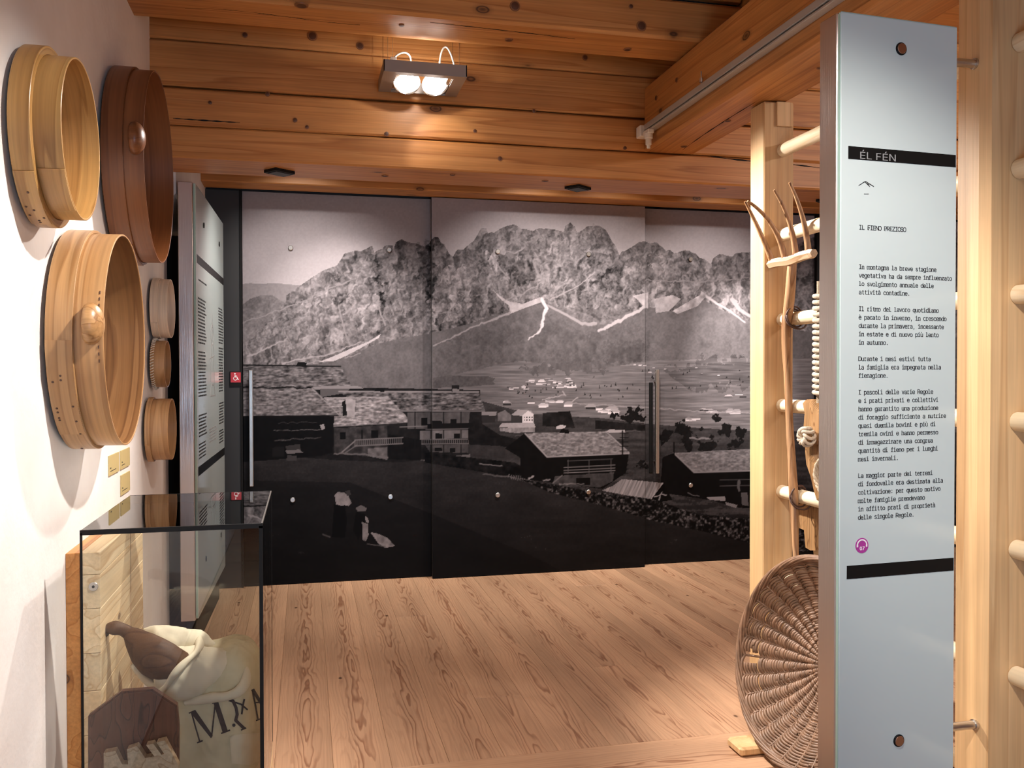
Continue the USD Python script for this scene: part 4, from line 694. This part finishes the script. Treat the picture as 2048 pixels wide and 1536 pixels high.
obj('text_block', greek(.46, .78, [(1.05, .97)]), 'grey_letter', tq); obj('heading_text', greek(.08, .40, [(1.80, 1.79)]), 'ink', tq)
obj('line_drawing', extrude(unary_union([Point(.6, 1.55).buffer(.06).difference(Point(.6, 1.55).buffer(.052)), LineString([(.52, 1.3), (.6, 1.66), (.69, 1.28)]).buffer(.004), LineString([(.5, 1.42), (.7, 1.44)]).buffer(.004), Polygon([(.5, 1.22), (.56, 1.28), (.66, 1.28), (.72, 1.22)]).exterior.buffer(.004)]), .0006, lambda a, b, h: ql(a, b, h)), 'grey_letter', tq, label='pale line drawing in the middle of the glass')

# ================================================================== LAMP, TRACK, FITTINGS
lp = thing('spotlight_pendant', 'grey twin spotlight box hanging on wires under the ceiling beams, both bulbs lit', 'lamp', (0.51, 3.92, 2.628))
X0, X1, Y0, Y1, Z0, Z1 = .333, .692, 3.785, 4.066, 2.628, 2.676
obj('housing', cat([bx(X0, X1, Y0, Y0 + .004, Z0, Z1), bx(X0, X1, Y1 - .004, Y1, Z0, Z1), bx(X0, X0 + .004, Y0, Y1, Z0, Z1), bx(X1 - .004, X1, Y0, Y1, Z0, Z1)]), 'lamp_grey', lp)
obj('front_frame', cat([bx(X0, X0 + .055, Y0, Y1, Z0 - .003, Z0), bx(X1 - .055, X1, Y0, Y1, Z0 - .003, Z0), bx(X0 + .055, X1 - .055, Y0, Y0 + .035, Z0 - .003, Z0), bx(X0 + .055, X1 - .055, Y1 - .012, Y1, Z0 - .003, Z0)]), 'lamp_grey', lp)
[obj('gimbal_tray', bx(a, a + .02, Y0 + .035, Y1 - .012, Z0 + .004, Z0 + .007), 'reflector', lp) for a in (X0 + .055, X1 - .075)]
for (cx_, aim) in [(.447, (-.62, 2.75, 1.2)), (.572, (1.86, 2.85, 1.25))]:
    c = np.array([cx_, 3.925, 2.632]); d = np.array(aim) - c; d = d / np.linalg.norm(d); d = d * .15 + np.array([0, -.62, -.75]); d /= np.linalg.norm(d)
    b = obj('bulb_reflector', revolve([(.018, -.050), (.044, -.024), (.060, .0), (.0605, .004), (.058, .003), (.0425, -.020), (.016, -.047)], c, d, 40), 'reflector', lp, 40)
    obj('bulb_lens', revolve([(0, -.006), (.03, -.008), (.057, -.002), (.057, -.001), (0, -.004)], c, d, 40), 'bulb_glow', sub(lp, b), 40)
for (wx, wy) in [(.352, 3.80), (.372, 3.80), (.665, 3.83), (.672, 4.04), (.352, 4.04)]: obj('hanging_wire', tube([(wx, wy, 2.675), (wx, wy, 3.119)], .0010, 6), 'steel', lp)
obj('cable', tube(spline([(.372, 3.83, 2.67), (.40, 3.84, 2.72), (.44, 3.86, 2.735), (.455, 3.88, 2.68)], 20), .0042, 8), 'white_plastic', lp, True); obj('cable', tube(spline([(.62, 3.86, 2.67), (.595, 3.86, 2.76), (.605, 3.86, 2.775), (.645, 3.87, 2.72), (.655, 3.88, 2.67)], 24), .0042, 8), 'white_plastic', lp, True)
obj('screw_block', bx(.365, .390, 3.815, 3.84, 2.676, 2.70, .002), 'white_plastic', lp)

tk = thing('lamp_track', 'long grey aluminium lamp track along the side of the right beam', 'lamp track', (1.62, 2.2, 2.49))
obj('rail', cat([bx(1.603, 1.6365, .3, 4.03, 2.513, 2.541, .002), bx(1.603, 1.6365, .3, 4.03, 2.497, 2.507, .002), bx(1.622, 1.636, .3, 4.03, 2.505, 2.515)]), 'aluminium', tk)
obj('contact_groove', bx(1.612, 1.623, .3, 4.03, 2.507, 2.513), 'black_metal', tk)
obj('end_feed', cat([bx(1.583, 1.637, 4.022, 4.075, 2.484, 2.540, .004)]), 'white_plastic', tk)
obj('plug_adapter', cat([bx(1.588, 1.62, 3.93, 4.0, 2.478, 2.500, .004), cyl((1.600, 3.955, 2.485), (1.600, 3.955, 2.455), .020, 24, .003), cyl((1.600, 3.955, 2.457), (1.600, 3.955, 2.425), .0145, 20, .003), cyl((1.600, 3.955, 2.43), (1.600, 3.955, 2.410), .009, 16, .002)]), 'white_plastic', tk, 30)
obj('hook_screw', cat([cyl((1.618, 3.42, 2.54), (1.618, 3.42, 2.60), .003, 8), cyl((1.618, 3.42, 2.555), (1.618, 3.42, 2.572), .008, 12)]), 'steel', tk)
for k, (fx, fy, lb) in enumerate([(-.11, 4.275, 'black flat fitting under the log wall, the one nearest the plaster wall'), (1.36, 4.31, 'black flat fitting under the log wall, above the middle mural panel'), (2.80, 4.33, 'black flat fitting under the log wall, beside the upright text panel')]):
    t = thing('ceiling_sensor', lb, 'sensor', (fx, fy, 2.287), 'black fittings under the log wall')
    sq = affinity.rotate(sbox(-.05, -.04, .05, .04).buffer(.006), 38)
    obj('housing', extrude(sq, .016, lambda a, b, h: (fx + a, fy + b, 2.292 - h)), 'black_metal', t); obj('cover_plate', extrude(sq.buffer(-.014), .004, lambda a, b, h: (fx + a, fy + b, 2.277 - h)), 'dark_grey', t)

# ================================================================== LADDER RACK
lk = thing('ladder_rack', 'pale spruce drying rack of square posts joined by round horizontal rungs', 'rack', (1.86, 2.6, 0))
p1 = obj('post', bx(1.792, 1.924, 3.213, 3.325, 0.0, 2.428, .004), 'post_wood', lk, label='far post standing on the plank floor')
obj('tenon_block', bx(1.845, 1.915, 3.205, 3.214, 2.33, 2.428, .002), 'post_wood', sub(lk, p1))
pp = Polygon([(1.792, 2.135), (1.792, 2.056), (1.801, 2.020), (1.922, 2.020), (1.924, 2.022), (1.924, 2.135)])
obj('post', extrude(pp, 2.578, lambda a, b, h: (a, b, h - .15)), 'post_wood', lk, label='near post with bevelled corner')
for z in (2.235, 1.895, 1.555, 1.21, .862, .516, .20):
    obj('rung', cyl((1.875, 2.130, z), (1.875, 3.216, z), .0265, 28, .004), 'rung_wood', lk, 40)
    obj('rung', cyl((1.887, .55, z), (1.887, 2.022, z), .0265, 28, .004), 'rung_wood', lk, 40)
obj('foot_block', bx(1.472, 2.05, 2.79, 2.895, .0012, .034, .008), 'post_wood', lk, label='low foot block lying across the nosing board')

# hay fork ------------------------------------------------------------------
XF = 1.832
fk = thing('hay_fork', 'old wooden hay fork with four curved tines, tied upright to the rack rungs', 'hay fork', (XF, 2.95, .6))
hp = [onX(u, v, XF - .0) for u, v in [(1586, 512), (1583, 545), (1579, 600), (1573, 650), (1573, 700), (1576, 760), (1578, 820), (1582, 900), (1587, 985), (1590, 1060), (1592, 1125)]]
hs = spline(hp, 60); hr = .0165 + .0035 * np.sin(np.linspace(0, 9, 60)) * np.linspace(1, .3, 60); hr[-14:] *= np.linspace(1, .62, 14)
obj('handle', tube(hs, hr, 12), 'fork_wood', fk, 40)
ca, cb = onX(1533, 531, XF - .012), onX(1628, 506, XF - .012); dd = (cb - ca)
cm = [ca, ca + dd * .02, ca + dd * .3, ca + dd * .52 - np.array([0, 0, .006]), ca + dd * .75, ca + dd * .985, cb]
obj('crossbar', tube(spline(cm, 22), np.r_[.012, .0175, np.full(18, .019), .0195, .016], 6), 'crossbar_wood', fk)
for (b, t, w) in [((1544, 522), (1490, 403), .1), ((1569, 516), (1495, 402), .75), ((1591, 509), (1548, 380), .45), ((1616, 500), (1579, 365), .35)]:
    B0 = onX(*b, XF - .012); T0 = onY(*t, B0[1] - .02); mid = (B0 + T0) / 2 + np.array([.035, 0, .02]) * w
    obj('tine', tube(spline([B0, mid, T0], 22), np.linspace(.0125, .0050, 22), 9), 'fork_wood', fk, 40)
for v_, uu in [(640, 1578), (988, 1587)]:
    c = onX(uu, v_, XF); z = 1.555 if v_ == 640 else .862
    ms = []
    for k in range(3):
        a = np.linspace(0, 2 * math.pi, 26)[:-1]; off = (k - 1) * .008
        ms.append(tube(np.stack([1.857 + .044 * np.cos(a), c[1] + off + .022 * np.sin(a + k), z + off + .036 * np.sin(a)], 1), .0035, 6, closed=True))
    obj('leather_tie', cat(ms), 'leather', fk, True)

# rope skein, wooden rope block, hung board -----------------------------------
q0, q1 = onX(1649, 590, 1.80), onX(1649, 795, 1.80)
sk_ = thing('rope_skein', 'pale rope wound into a tight upright hank, hanging beside the upright text panel', 'rope', (1.80, q0[1], q1[2]))
tt = np.linspace(0, 1, 420); A = tt * 2 * math.pi * 17
obj('wound_coil', tube(np.stack([1.80 + .034 * np.sin(A), q0[1] + .040 * np.cos(A) - .004, q1[2] + (q0[2] - q1[2]) * tt], 1), .0086, 8), 'rope_pale', sk_, True)
obj('core_strands', cat([cyl((1.80 + ox, q0[1] + oy, q1[2] - .02), (1.80 + ox, q0[1] + oy, q0[2] + .05), .011, 10) for ox, oy in [(.012, .012), (-.012, .01), (0, -.014)]]), 'rope', sk_, 30)
zz = lambda x, y: (1460 + x / 3.84, 680 + y / 3.84)
ol = [(530, 482), (555, 456), (605, 454), (650, 512), (705, 585), (800, 640), (830, 760), (800, 900), (780, 1050), (750, 1180), (705, 1235), (665, 1247), (640, 1236), (614, 1150), (588, 1040), (560, 960), (550, 860), (546, 760), (535, 690), (541, 630), (546, 560)]
hl = [(600, 812), (690, 812), (700, 900), (660, 958), (622, 930), (602, 880)]
px2 = lambda P: [(lambda w: (w[1], w[2]))(onX(*zz(*p), 1.79)) for p in P]
yk = Polygon(px2(ol)).buffer(-.002).buffer(.002); hole = Polygon(px2(hl)).buffer(.004)
c0 = yk.centroid
kb = thing('rope_block', 'worn carved wooden rope block with slot and wound rope knob, hung on the rack', 'rope block', (1.80, c0.x, c0.y))
body = yk.difference(hole)
lay = []
for ins, th2 in [(0, .026), (.0015, .034), (.004, .041), (.008, .046), (.013, .049)]: lay.append(extrude(body.buffer(-ins), th2, lambda a, b, h, t2=th2: (1.8225 - t2 / 2 + h, a, b)))
obj('carved_body', cat(lay), 'old_wood', kb, 20)
kc = onX(*zz(610, 742), 1.775)
obj('peg', cyl(kc + [.03, 0, 0], kc - [.022, 0, 0], .019, 20, .004), 'old_wood', kb, 30)
ms = []
for k in range(9):
    a = np.linspace(0, 2 * math.pi, 22)[:-1]; ph = k * 2 * math.pi / 9
    ms.append(tube(np.stack([kc[0] - .012 + .020 * np.cos(a), kc[1] + (.022 + .011 * np.sin(a)) * np.cos(ph + .5 * np.sin(a)), kc[2] + (.022 + .011 * np.sin(a)) * np.sin(ph + .5 * np.sin(a))], 1), .0062, 6, closed=True))
obj('wound_knob', cat(ms), 'rope_pale', kb, True, label='ball of rope wound round the peg')
lo = spline([onX(*zz(x_, y_), 1.775) for x_, y_ in [(735, 880), (690, 930), (660, 1010), (668, 1090), (700, 1160), (750, 1195)]], 60)
ms = []
for k in range(3):
    a = np.linspace(0, 22, 60) + k * 2.094; ms.append(tube(lo + np.stack([.0055 * np.cos(a), .0055 * np.sin(a), 0 * a], 1), .0058, 6))
obj('rope_loop', cat(ms), 'rope', kb, True, label='loop of twisted three-strand rope')
hb2 = Polygon([(lambda w: (w[1], w[2]))(onX(u, v, 1.906)) for u, v in [(1596, 1003), (1700, 1010), (1700, 1098), (1622, 1101), (1612, 1095), (1609, 1060), (1597, 1055)]])
tbd = thing('hung_board', 'orange wooden board hung behind the rung below the fork tie', 'board', (1.906, hb2.centroid.x, hb2.centroid.y))
obj('plank', extrude(hb2, .024, lambda a, b, h: (1.9035 + h, a, b)), 'old_wood', tbd); obj('plank', extrude(affinity.translate(affinity.scale(hb2, .8, 1.25), 0, -.05), .018, lambda a, b, h: (1.928 + h, a, b)), 'board_wood', tbd)

# basket ---------------------------------------------------------------------
BC = onX(1609, 1326, 1.64); BN = np.array([-.965, -.13, .22]); BN /= np.linalg.norm(BN); BA = np.cross([0, 0, 1.0], BN); BA /= np.linalg.norm(BA); BB = np.cross(BN, BA); BR, BD = .350, .115
bk = thing('wicker_basket', 'large shallow round wicker basket with a broken gap, leaning on the rack foot', 'basket', BC)
def bp(r, a, h): return BC + np.multiply.outer(r * np.cos(a), BA) + np.multiply.outer(r * np.sin(a), BB) + np.multiply.outer(h, BN)
NS = 30; rngb = np.random.default_rng(4); weave = []
bowl = lambda r: -BD * (1 - (r / BR) ** 2.4)
gap = math.pi - .02                                                     # angle of the broken place: find the side seen at left
def vis_angle(u, v):
    r = ray(u, v); t = ((BC - EYE) @ BN) / (r @ BN); p = EYE + r * t - BC; return math.atan2(p @ BB, p @ BA)
gap = vis_angle(1488, 1318)
for k in range(36):
    r0 = .040 + (BR - .012 - .040) * k / 35; n = NS * 5; a = np.linspace(0, 2 * math.pi, n + 1)
    jit = .0018 * meshkit.noise(np.stack([a * 6, a * 0 + k, a * 0], 1), k); h = bowl(r0) + .014 * np.abs(np.sin(a * NS / 2)) ** .7 - .006 + jit
    parts_ = [(0, n)]
    if BR - .062 < r0 < BR - .016:
        g0 = int(((gap - .085 + .04 * rngb.random()) % (2 * math.pi)) / (2 * math.pi) * n); g1 = int(((gap + .085 - .04 * rngb.random()) % (2 * math.pi)) / (2 * math.pi) * n)
        parts_ = [(g1, n), (0, g0)] if g0 < g1 else [(g1, g0)]
    for (s0, s1) in parts_:
        s = s0
        while s < s1:
            e = min(s1, s + int(rngb.integers(8, 30))); 
            if e - s < 3: e = s1
            if e - s >= 2: weave.append(tube(bp(np.full(e - s + 1, r0) + .0012 * rngb.standard_normal(), a[s:e + 1], h[s:e + 1] + .0012 * rngb.standard_normal()), .0047 + .0020 * rngb.random(), 6))
            s = e
obj('woven_strands', cat(weave), 'wicker', bk, True, label='close rows of willow strands', kind='stuff')
for k in range(NS):
    a = 2 * math.pi * k / NS; rr = np.linspace(.03, BR, 14); obj('stake', tube(bp(rr, np.full(14, a), bowl(rr) - .001), .0042, 6), 'wicker', bk, True)
ms = []
for k in range(8):
    a = np.linspace(0, 2 * math.pi, 150)[:-1]; ph = k * 2 * math.pi / 8 + 4 * a + .25 * np.sin(5 * a + k)
    ms.append(tube(bp(BR + .0088 * np.cos(ph), a, .003 + .0100 * np.sin(ph)), .0050 + .0006 * (k % 3), 6, closed=True))
obj('twisted_rim', cat(ms), 'wicker', bk, True, label='thick rim of twisted willow rods')

# ================================================================== DISPLAY CASE
wp = thing('wall_panel', 'thick wooden board of horizontal planks fixed to the plaster wall beside the glass case', 'board', (-.603, 2.98, .4))
zs = [.001, .11, .225, .335, .46, .565, .69, .785, .848]
obj('backing_board', bx(-.6475, -.611, 2.652, 3.31, .001, .847, .001), 'log_wood_y', wp)  # wall-side layer of the board, in a darker wood tone
for a, b in zip(zs[:-1], zs[1:]): obj('plank', bx(-.6105, -.558, 2.65, 3.31, a + .0004, b - .0004, .0015), 'board_wood', wp)
sc_ = onY(187, 1173, 2.65); obj('screw', cat([cyl(sc_ + [0, .01, 0], sc_ - [0, .003, 0], .0125, 24, .001)]), 'steel', wp, 30); obj('screw_hole', cyl(sc_, sc_ - [0, .0034, 0], .004, 10), 'black_metal', wp)

CX0, CX1, CY0, CY1, CZ0, CZ1 = -.555, -.1115, 2.415, 3.072, .10, .9425
dc = thing('display_case', 'glass display case with black edges, standing low at left beside the wall board', 'display case', (-.333, 2.74, -.15))
g = .006
obj('plinth', bx(CX0, CX1, CY0, CY1, -.15, CZ0, .004), 'board_wood', dc)
for nm, m_ in [('front', bx(CX0, CX1, CY0, CY0 + g, CZ0, CZ1)), ('back', bx(CX0, CX1, CY1 - g, CY1, CZ0, CZ1)), ('right', bx(CX1 - g, CX1, CY0 + g, CY1 - g, CZ0, CZ1)), ('top', bx(CX0, CX1, CY0, CY1, CZ1 + .0005, CZ1 + g))]: obj('glass_pane', m_, 'pane_glass', dc)
e = .0045
obj('edge_strip', bx(CX0 - .001, CX1 + .001, CY0 - .001, CY0 + .006, CZ1 - .006, CZ1 + .0065), 'black_metal', dc); obj('edge_strip', bx(CX1 - .0085, CX1 + .001, CY0 - .001, CY0 + .007, CZ0, CZ1), 'black_metal', dc); obj('edge_strip', bx(CX0 - .001, CX0 + .004, CY0 - .001, CY0 + .005, CZ0, CZ1), 'black_metal', dc)
obj('edge_strip', bx(CX1 - .003, CX1 + .0008, CY0 + .006, CY1, CZ1 + .001, CZ1 + .0062), 'steel', dc); obj('edge_strip', bx(CX0, CX1, CY1 - .003, CY1 + .0005, CZ1 - .001, CZ1 + .0062), 'black_metal', dc); obj('edge_strip', bx(CX1 - .004, CX1 + .0005, CY1 - .004, CY1 + .0005, CZ0, CZ1), 'black_metal', dc)

Zp = lambda x, y: (80 + x / 2.667, 960 + y / 2.667)
# grain sack
s = trimesh.creation.icosphere(6, 1.0); d = np.array(s.vertices)
p_ = 2.9; sc = (np.abs(d) ** p_).sum(1) ** (-1 / p_); v = d * sc[:, None] * [.137, .150, .215]
v[:, 2] += .030 * d[:, 0] * (d[:, 2] > 0) * d[:, 2]
v *= (1 + .10 * (meshkit.fbm(d * 1.7 + 5, 3, 2) - .5) + .05 * (1 - np.abs(2 * meshkit.fbm(d * 3.1 + 9, 3, 8) - 1)) - .03)[:, None]
v += [-.262, 2.80, .312]; v[:, 2] = np.maximum(v[:, 2], .1005); v[:, 0] = np.clip(v[:, 0], -.54, -.1195)
sack = trimesh.Trimesh(v, s.faces, process=False)
gs = thing('grain_sack', 'full brown cloth sack marked with dark letters in the glass case', 'sack', (-.262, 2.80, .1005))
obj('sack_body', sack, 'sack_cloth', gs, True)
def on_sack(poly, mname, name, lift, label=None):
    vs, fs, n = [], [], 0
    for gm in getattr(poly, 'geoms', [poly]):
        tv, tf = trimesh.creation.triangulate_polygon(gm, engine='earcut'); tv3 = np.column_stack([tv, np.zeros(len(tv))])
        tv3, tf = trimesh.remesh.subdivide_to_size(tv3, tf, 14); vs.append(tv3[:, :2]); fs.append(tf + n); n += len(tv3)
    P = np.vstack(vs); F = np.vstack(fs); R = np.array([ray(*Zp(*p)) for p in P]); R /= np.linalg.norm(R, axis=1, keepdims=True)
    loc_, ir, _ = sack.ray.intersects_location(np.repeat(EYE[None], len(R), 0), R, multiple_hits=False)
    out = np.full((len(R), 3), np.nan); out[ir] = loc_ - R[ir] * lift; F = F[~np.isnan(out[F]).any((1, 2))]
    out = np.nan_to_num(out); used_ = np.unique(F); mp = -np.ones(len(out), int); mp[used_] = np.arange(len(used_))
    obj(name, trimesh.Trimesh(out[used_], mp[F], process=False), mname, gs, False, label=label)
st_ = lambda pts, w: LineString(pts).buffer(w / 2, cap_style='flat', join_style='round')
letters = [unary_union([st_([(808, 1240), (830, 1320), (852, 1395)], 8), Polygon([(800, 1238), (828, 1226), (922, 1362), (912, 1378)]), st_([(915, 1372), (935, 1190)], 8), Polygon([(925, 1190), (950, 1180), (1002, 1338), (974, 1346)]), st_([(838, 1402), (868, 1390)], 8), st_([(966, 1352), (1014, 1334)], 8), st_([(794, 1244), (826, 1230)], 7), st_([(918, 1192), (956, 1178)], 7)]),
           Point(1034, 1308).buffer(9), unary_union([st_([(1008, 1172), (1030, 1180), (1046, 1215), (1052, 1250), (1044, 1282), (1062, 1300), (1090, 1326)], 17), st_([(1072, 1334), (1100, 1322)], 8), st_([(1040, 1186), (1072, 1196), (1108, 1226)], 9), st_([(1090, 1168), (1082, 1205), (1076, 1250)], 10), st_([(1012, 1172), (1036, 1165)], 8)]),
           unary_union([st_([(1133, 1118), (1150, 1200), (1163, 1278)], 8), Polygon([(1126, 1120), (1142, 1112), (1198, 1205), (1184, 1212)]), st_([(1146, 1188), (1186, 1184)], 7), st_([(1152, 1284), (1176, 1274)], 7)])]
on_sack(Polygon([(1012, 1372), (1040, 1358), (1200, 1346), (1215, 1500), (1110, 1520), (1024, 1512)]), 'patch_cloth', 'sewn_patch', .003, 'paler square patch sewn on the sack')
for L_ in letters: on_sack(L_, 'blue_ink', 'painted_letter', .0022)
# pale cloth bag and scoop
def blob_tube(pts, rad, n, sides, amp, seed, squash=(1, 1, 1)):
    c = spline(pts, n); r = np.interp(np.linspace(0, 1, n), np.linspace(0, 1, len(rad)), rad)
    from scipy.ndimage import gaussian_filter1d
    r = gaussian_filter1d(r, n * .03); m = tube(c, r, sides); vv = np.array(m.vertices); nn = vv * 16
    k = (meshkit.fbm(nn, 4, seed) - .5) + .7 * (.5 - np.abs(meshkit.fbm(nn * .8 + 3, 3, seed + 5) - .5) * 3)
    cc = np.vstack([np.repeat(c, sides, 0), c[:1], c[-1:]]); dirs = vv - cc; ln = np.linalg.norm(dirs, axis=1, keepdims=True); dirs = dirs / np.maximum(ln, 1e-9)
    vv = vv + dirs * (amp * k)[:, None]; m.vertices = vv; return m
PX = .000553
at_ = lambda x, y, Y: onY(*Zp(x, y), Y)
bag = thing('cloth_bag', 'crumpled pale linen bag lying on the sack, wrapped round the scoop bowl', 'bag', at_(880, 1040, 2.74))
obj('bag_body', blob_tube([at_(655, 1035, 2.70), at_(760, 1030, 2.70), at_(860, 1020, 2.72), at_(960, 1010, 2.74), at_(1030, 1015, 2.76), at_(1062, 1030, 2.77)], [.052, .074, .074, .062, .054, .020], 60, 48, .017, 3), 'bag_cloth', bag, True)
obj('bag_flap', blob_tube([at_(560, 830, 2.84), at_(650, 845, 2.82), at_(760, 880, 2.81), at_(840, 900, 2.80), at_(900, 960, 2.80)], [.018, .034, .046, .050, .03], 44, 36, .020, 12), 'bag_cloth', bag, True)
obj('rolled_hem', blob_tube([at_(770, 1190, 2.665), at_(850, 1172, 2.655), at_(950, 1160, 2.645), at_(1040, 1140, 2.65), at_(1090, 1090, 2.665), at_(1098, 1030, 2.69), at_(1070, 975, 2.72)], [.006, .013, .014, .013, .014, .013, .006], 60, 18, .006, 21), 'bag_cloth', bag, True)
obj('mouth_edge', blob_tube([at_(495, 985, 2.70), at_(560, 1060, 2.68), at_(655, 1112, 2.65), at_(700, 1060, 2.625), at_(760, 985, 2.625), at_(815, 935, 2.65), at_(850, 880, 2.72), at_(852, 835, 2.78)], [.006, .012, .013, .009, .009, .010, .013, .008], 70, 16, .006, 31), 'bag_cloth', bag, True)
scp = thing('wooden_scoop', 'dark brown wooden gourd-shaped scoop with its bowl tucked into the linen bag', 'scoop', at_(560, 900, 2.69))
c = spline([at_(352, 812, 2.72), at_(392, 790, 2.72), at_(445, 800, 2.72), at_(500, 838, 2.71), at_(570, 892, 2.70), at_(640, 940, 2.69), at_(710, 980, 2.68), at_(770, 1010, 2.68)], 60)
r = np.interp(np.linspace(0, 1, 60), [0, .04, .10, .18, .26, .36, .5, .65, .8, 1], np.array([14, 32, 37, 31, 34, 62, 98, 116, 112, 80]) * PX)
sm = tube(c, r, 28); vv = np.array(sm.vertices); e0, e1 = at_(520, 782, 2.70), at_(812, 930, 2.66); ax = (e1 - e0) / np.linalg.norm(e1 - e0); up = np.cross(np.cross(ax, [0, .55, .83]), ax); up /= np.linalg.norm(up)
hgt = (vv - e0) @ up; al = (vv - e0) @ ax; m_ = (hgt > 0) & (al > 0); vv[m_] -= np.outer(hgt[m_] * .92, up); sm.vertices = vv
obj('bowl_and_handle', sm, 'scoop_wood', scp, 35)
obj('handle_knob', trimesh.Trimesh(np.array(trimesh.creation.icosphere(2, 1.0).vertices) * [.014, .014, .017] + at_(345, 808, 2.72), trimesh.creation.icosphere(2, 1.0).faces), 'scoop_wood', scp, 40)
# red-brown tombstone board and pale notched block
bd_ = Polygon([(lambda w: (w[0], w[2]))(at_(x_, y_, 2.455)) for x_, y_ in [(252, 1266), (430, 1134), (598, 1122), (728, 1208), (738, 1330), (738, 2140), (252, 2140)]])
rb = thing('carved_board', 'dark red-brown wooden board with pointed top standing in the case front', 'board', (bd_.centroid.x, 2.47, .1005))
ym = bd_.intersection(sbox(-2, .1005, 2, 2)).buffer(-.003).buffer(.003)
obj('board', cat([extrude(ym, .020, lambda a, b, h: (a, 2.464 + h, b)), extrude(ym.buffer(-.005), .030, lambda a, b, h: (a, 2.459 + h, b))]), 'red_wood', rb, 20)
nb = Polygon([(lambda w: (w[0], w[2]))(at_(x_, y_, 2.43)) for x_, y_ in [(342, 1452), (404, 1440), (440, 1512), (472, 1512), (466, 1432), (520, 1414), (562, 1478), (612, 1470), (568, 1410), (606, 1402), (650, 1462), (664, 1456), (624, 1396), (668, 1384), (740, 1520), (742, 2140), (345, 2140)]])
nk = thing('notched_block', 'pale notched wooden block with prongs at the very front of the glass case', 'wooden block', (nb.centroid.x, 2.44, .1005))
obj('block', extrude(nb.intersection(sbox(-2, .1005, 2, 2)), .026, lambda a, b, h: (a, 2.4245 + h, b)), 'pale_wood', nk)
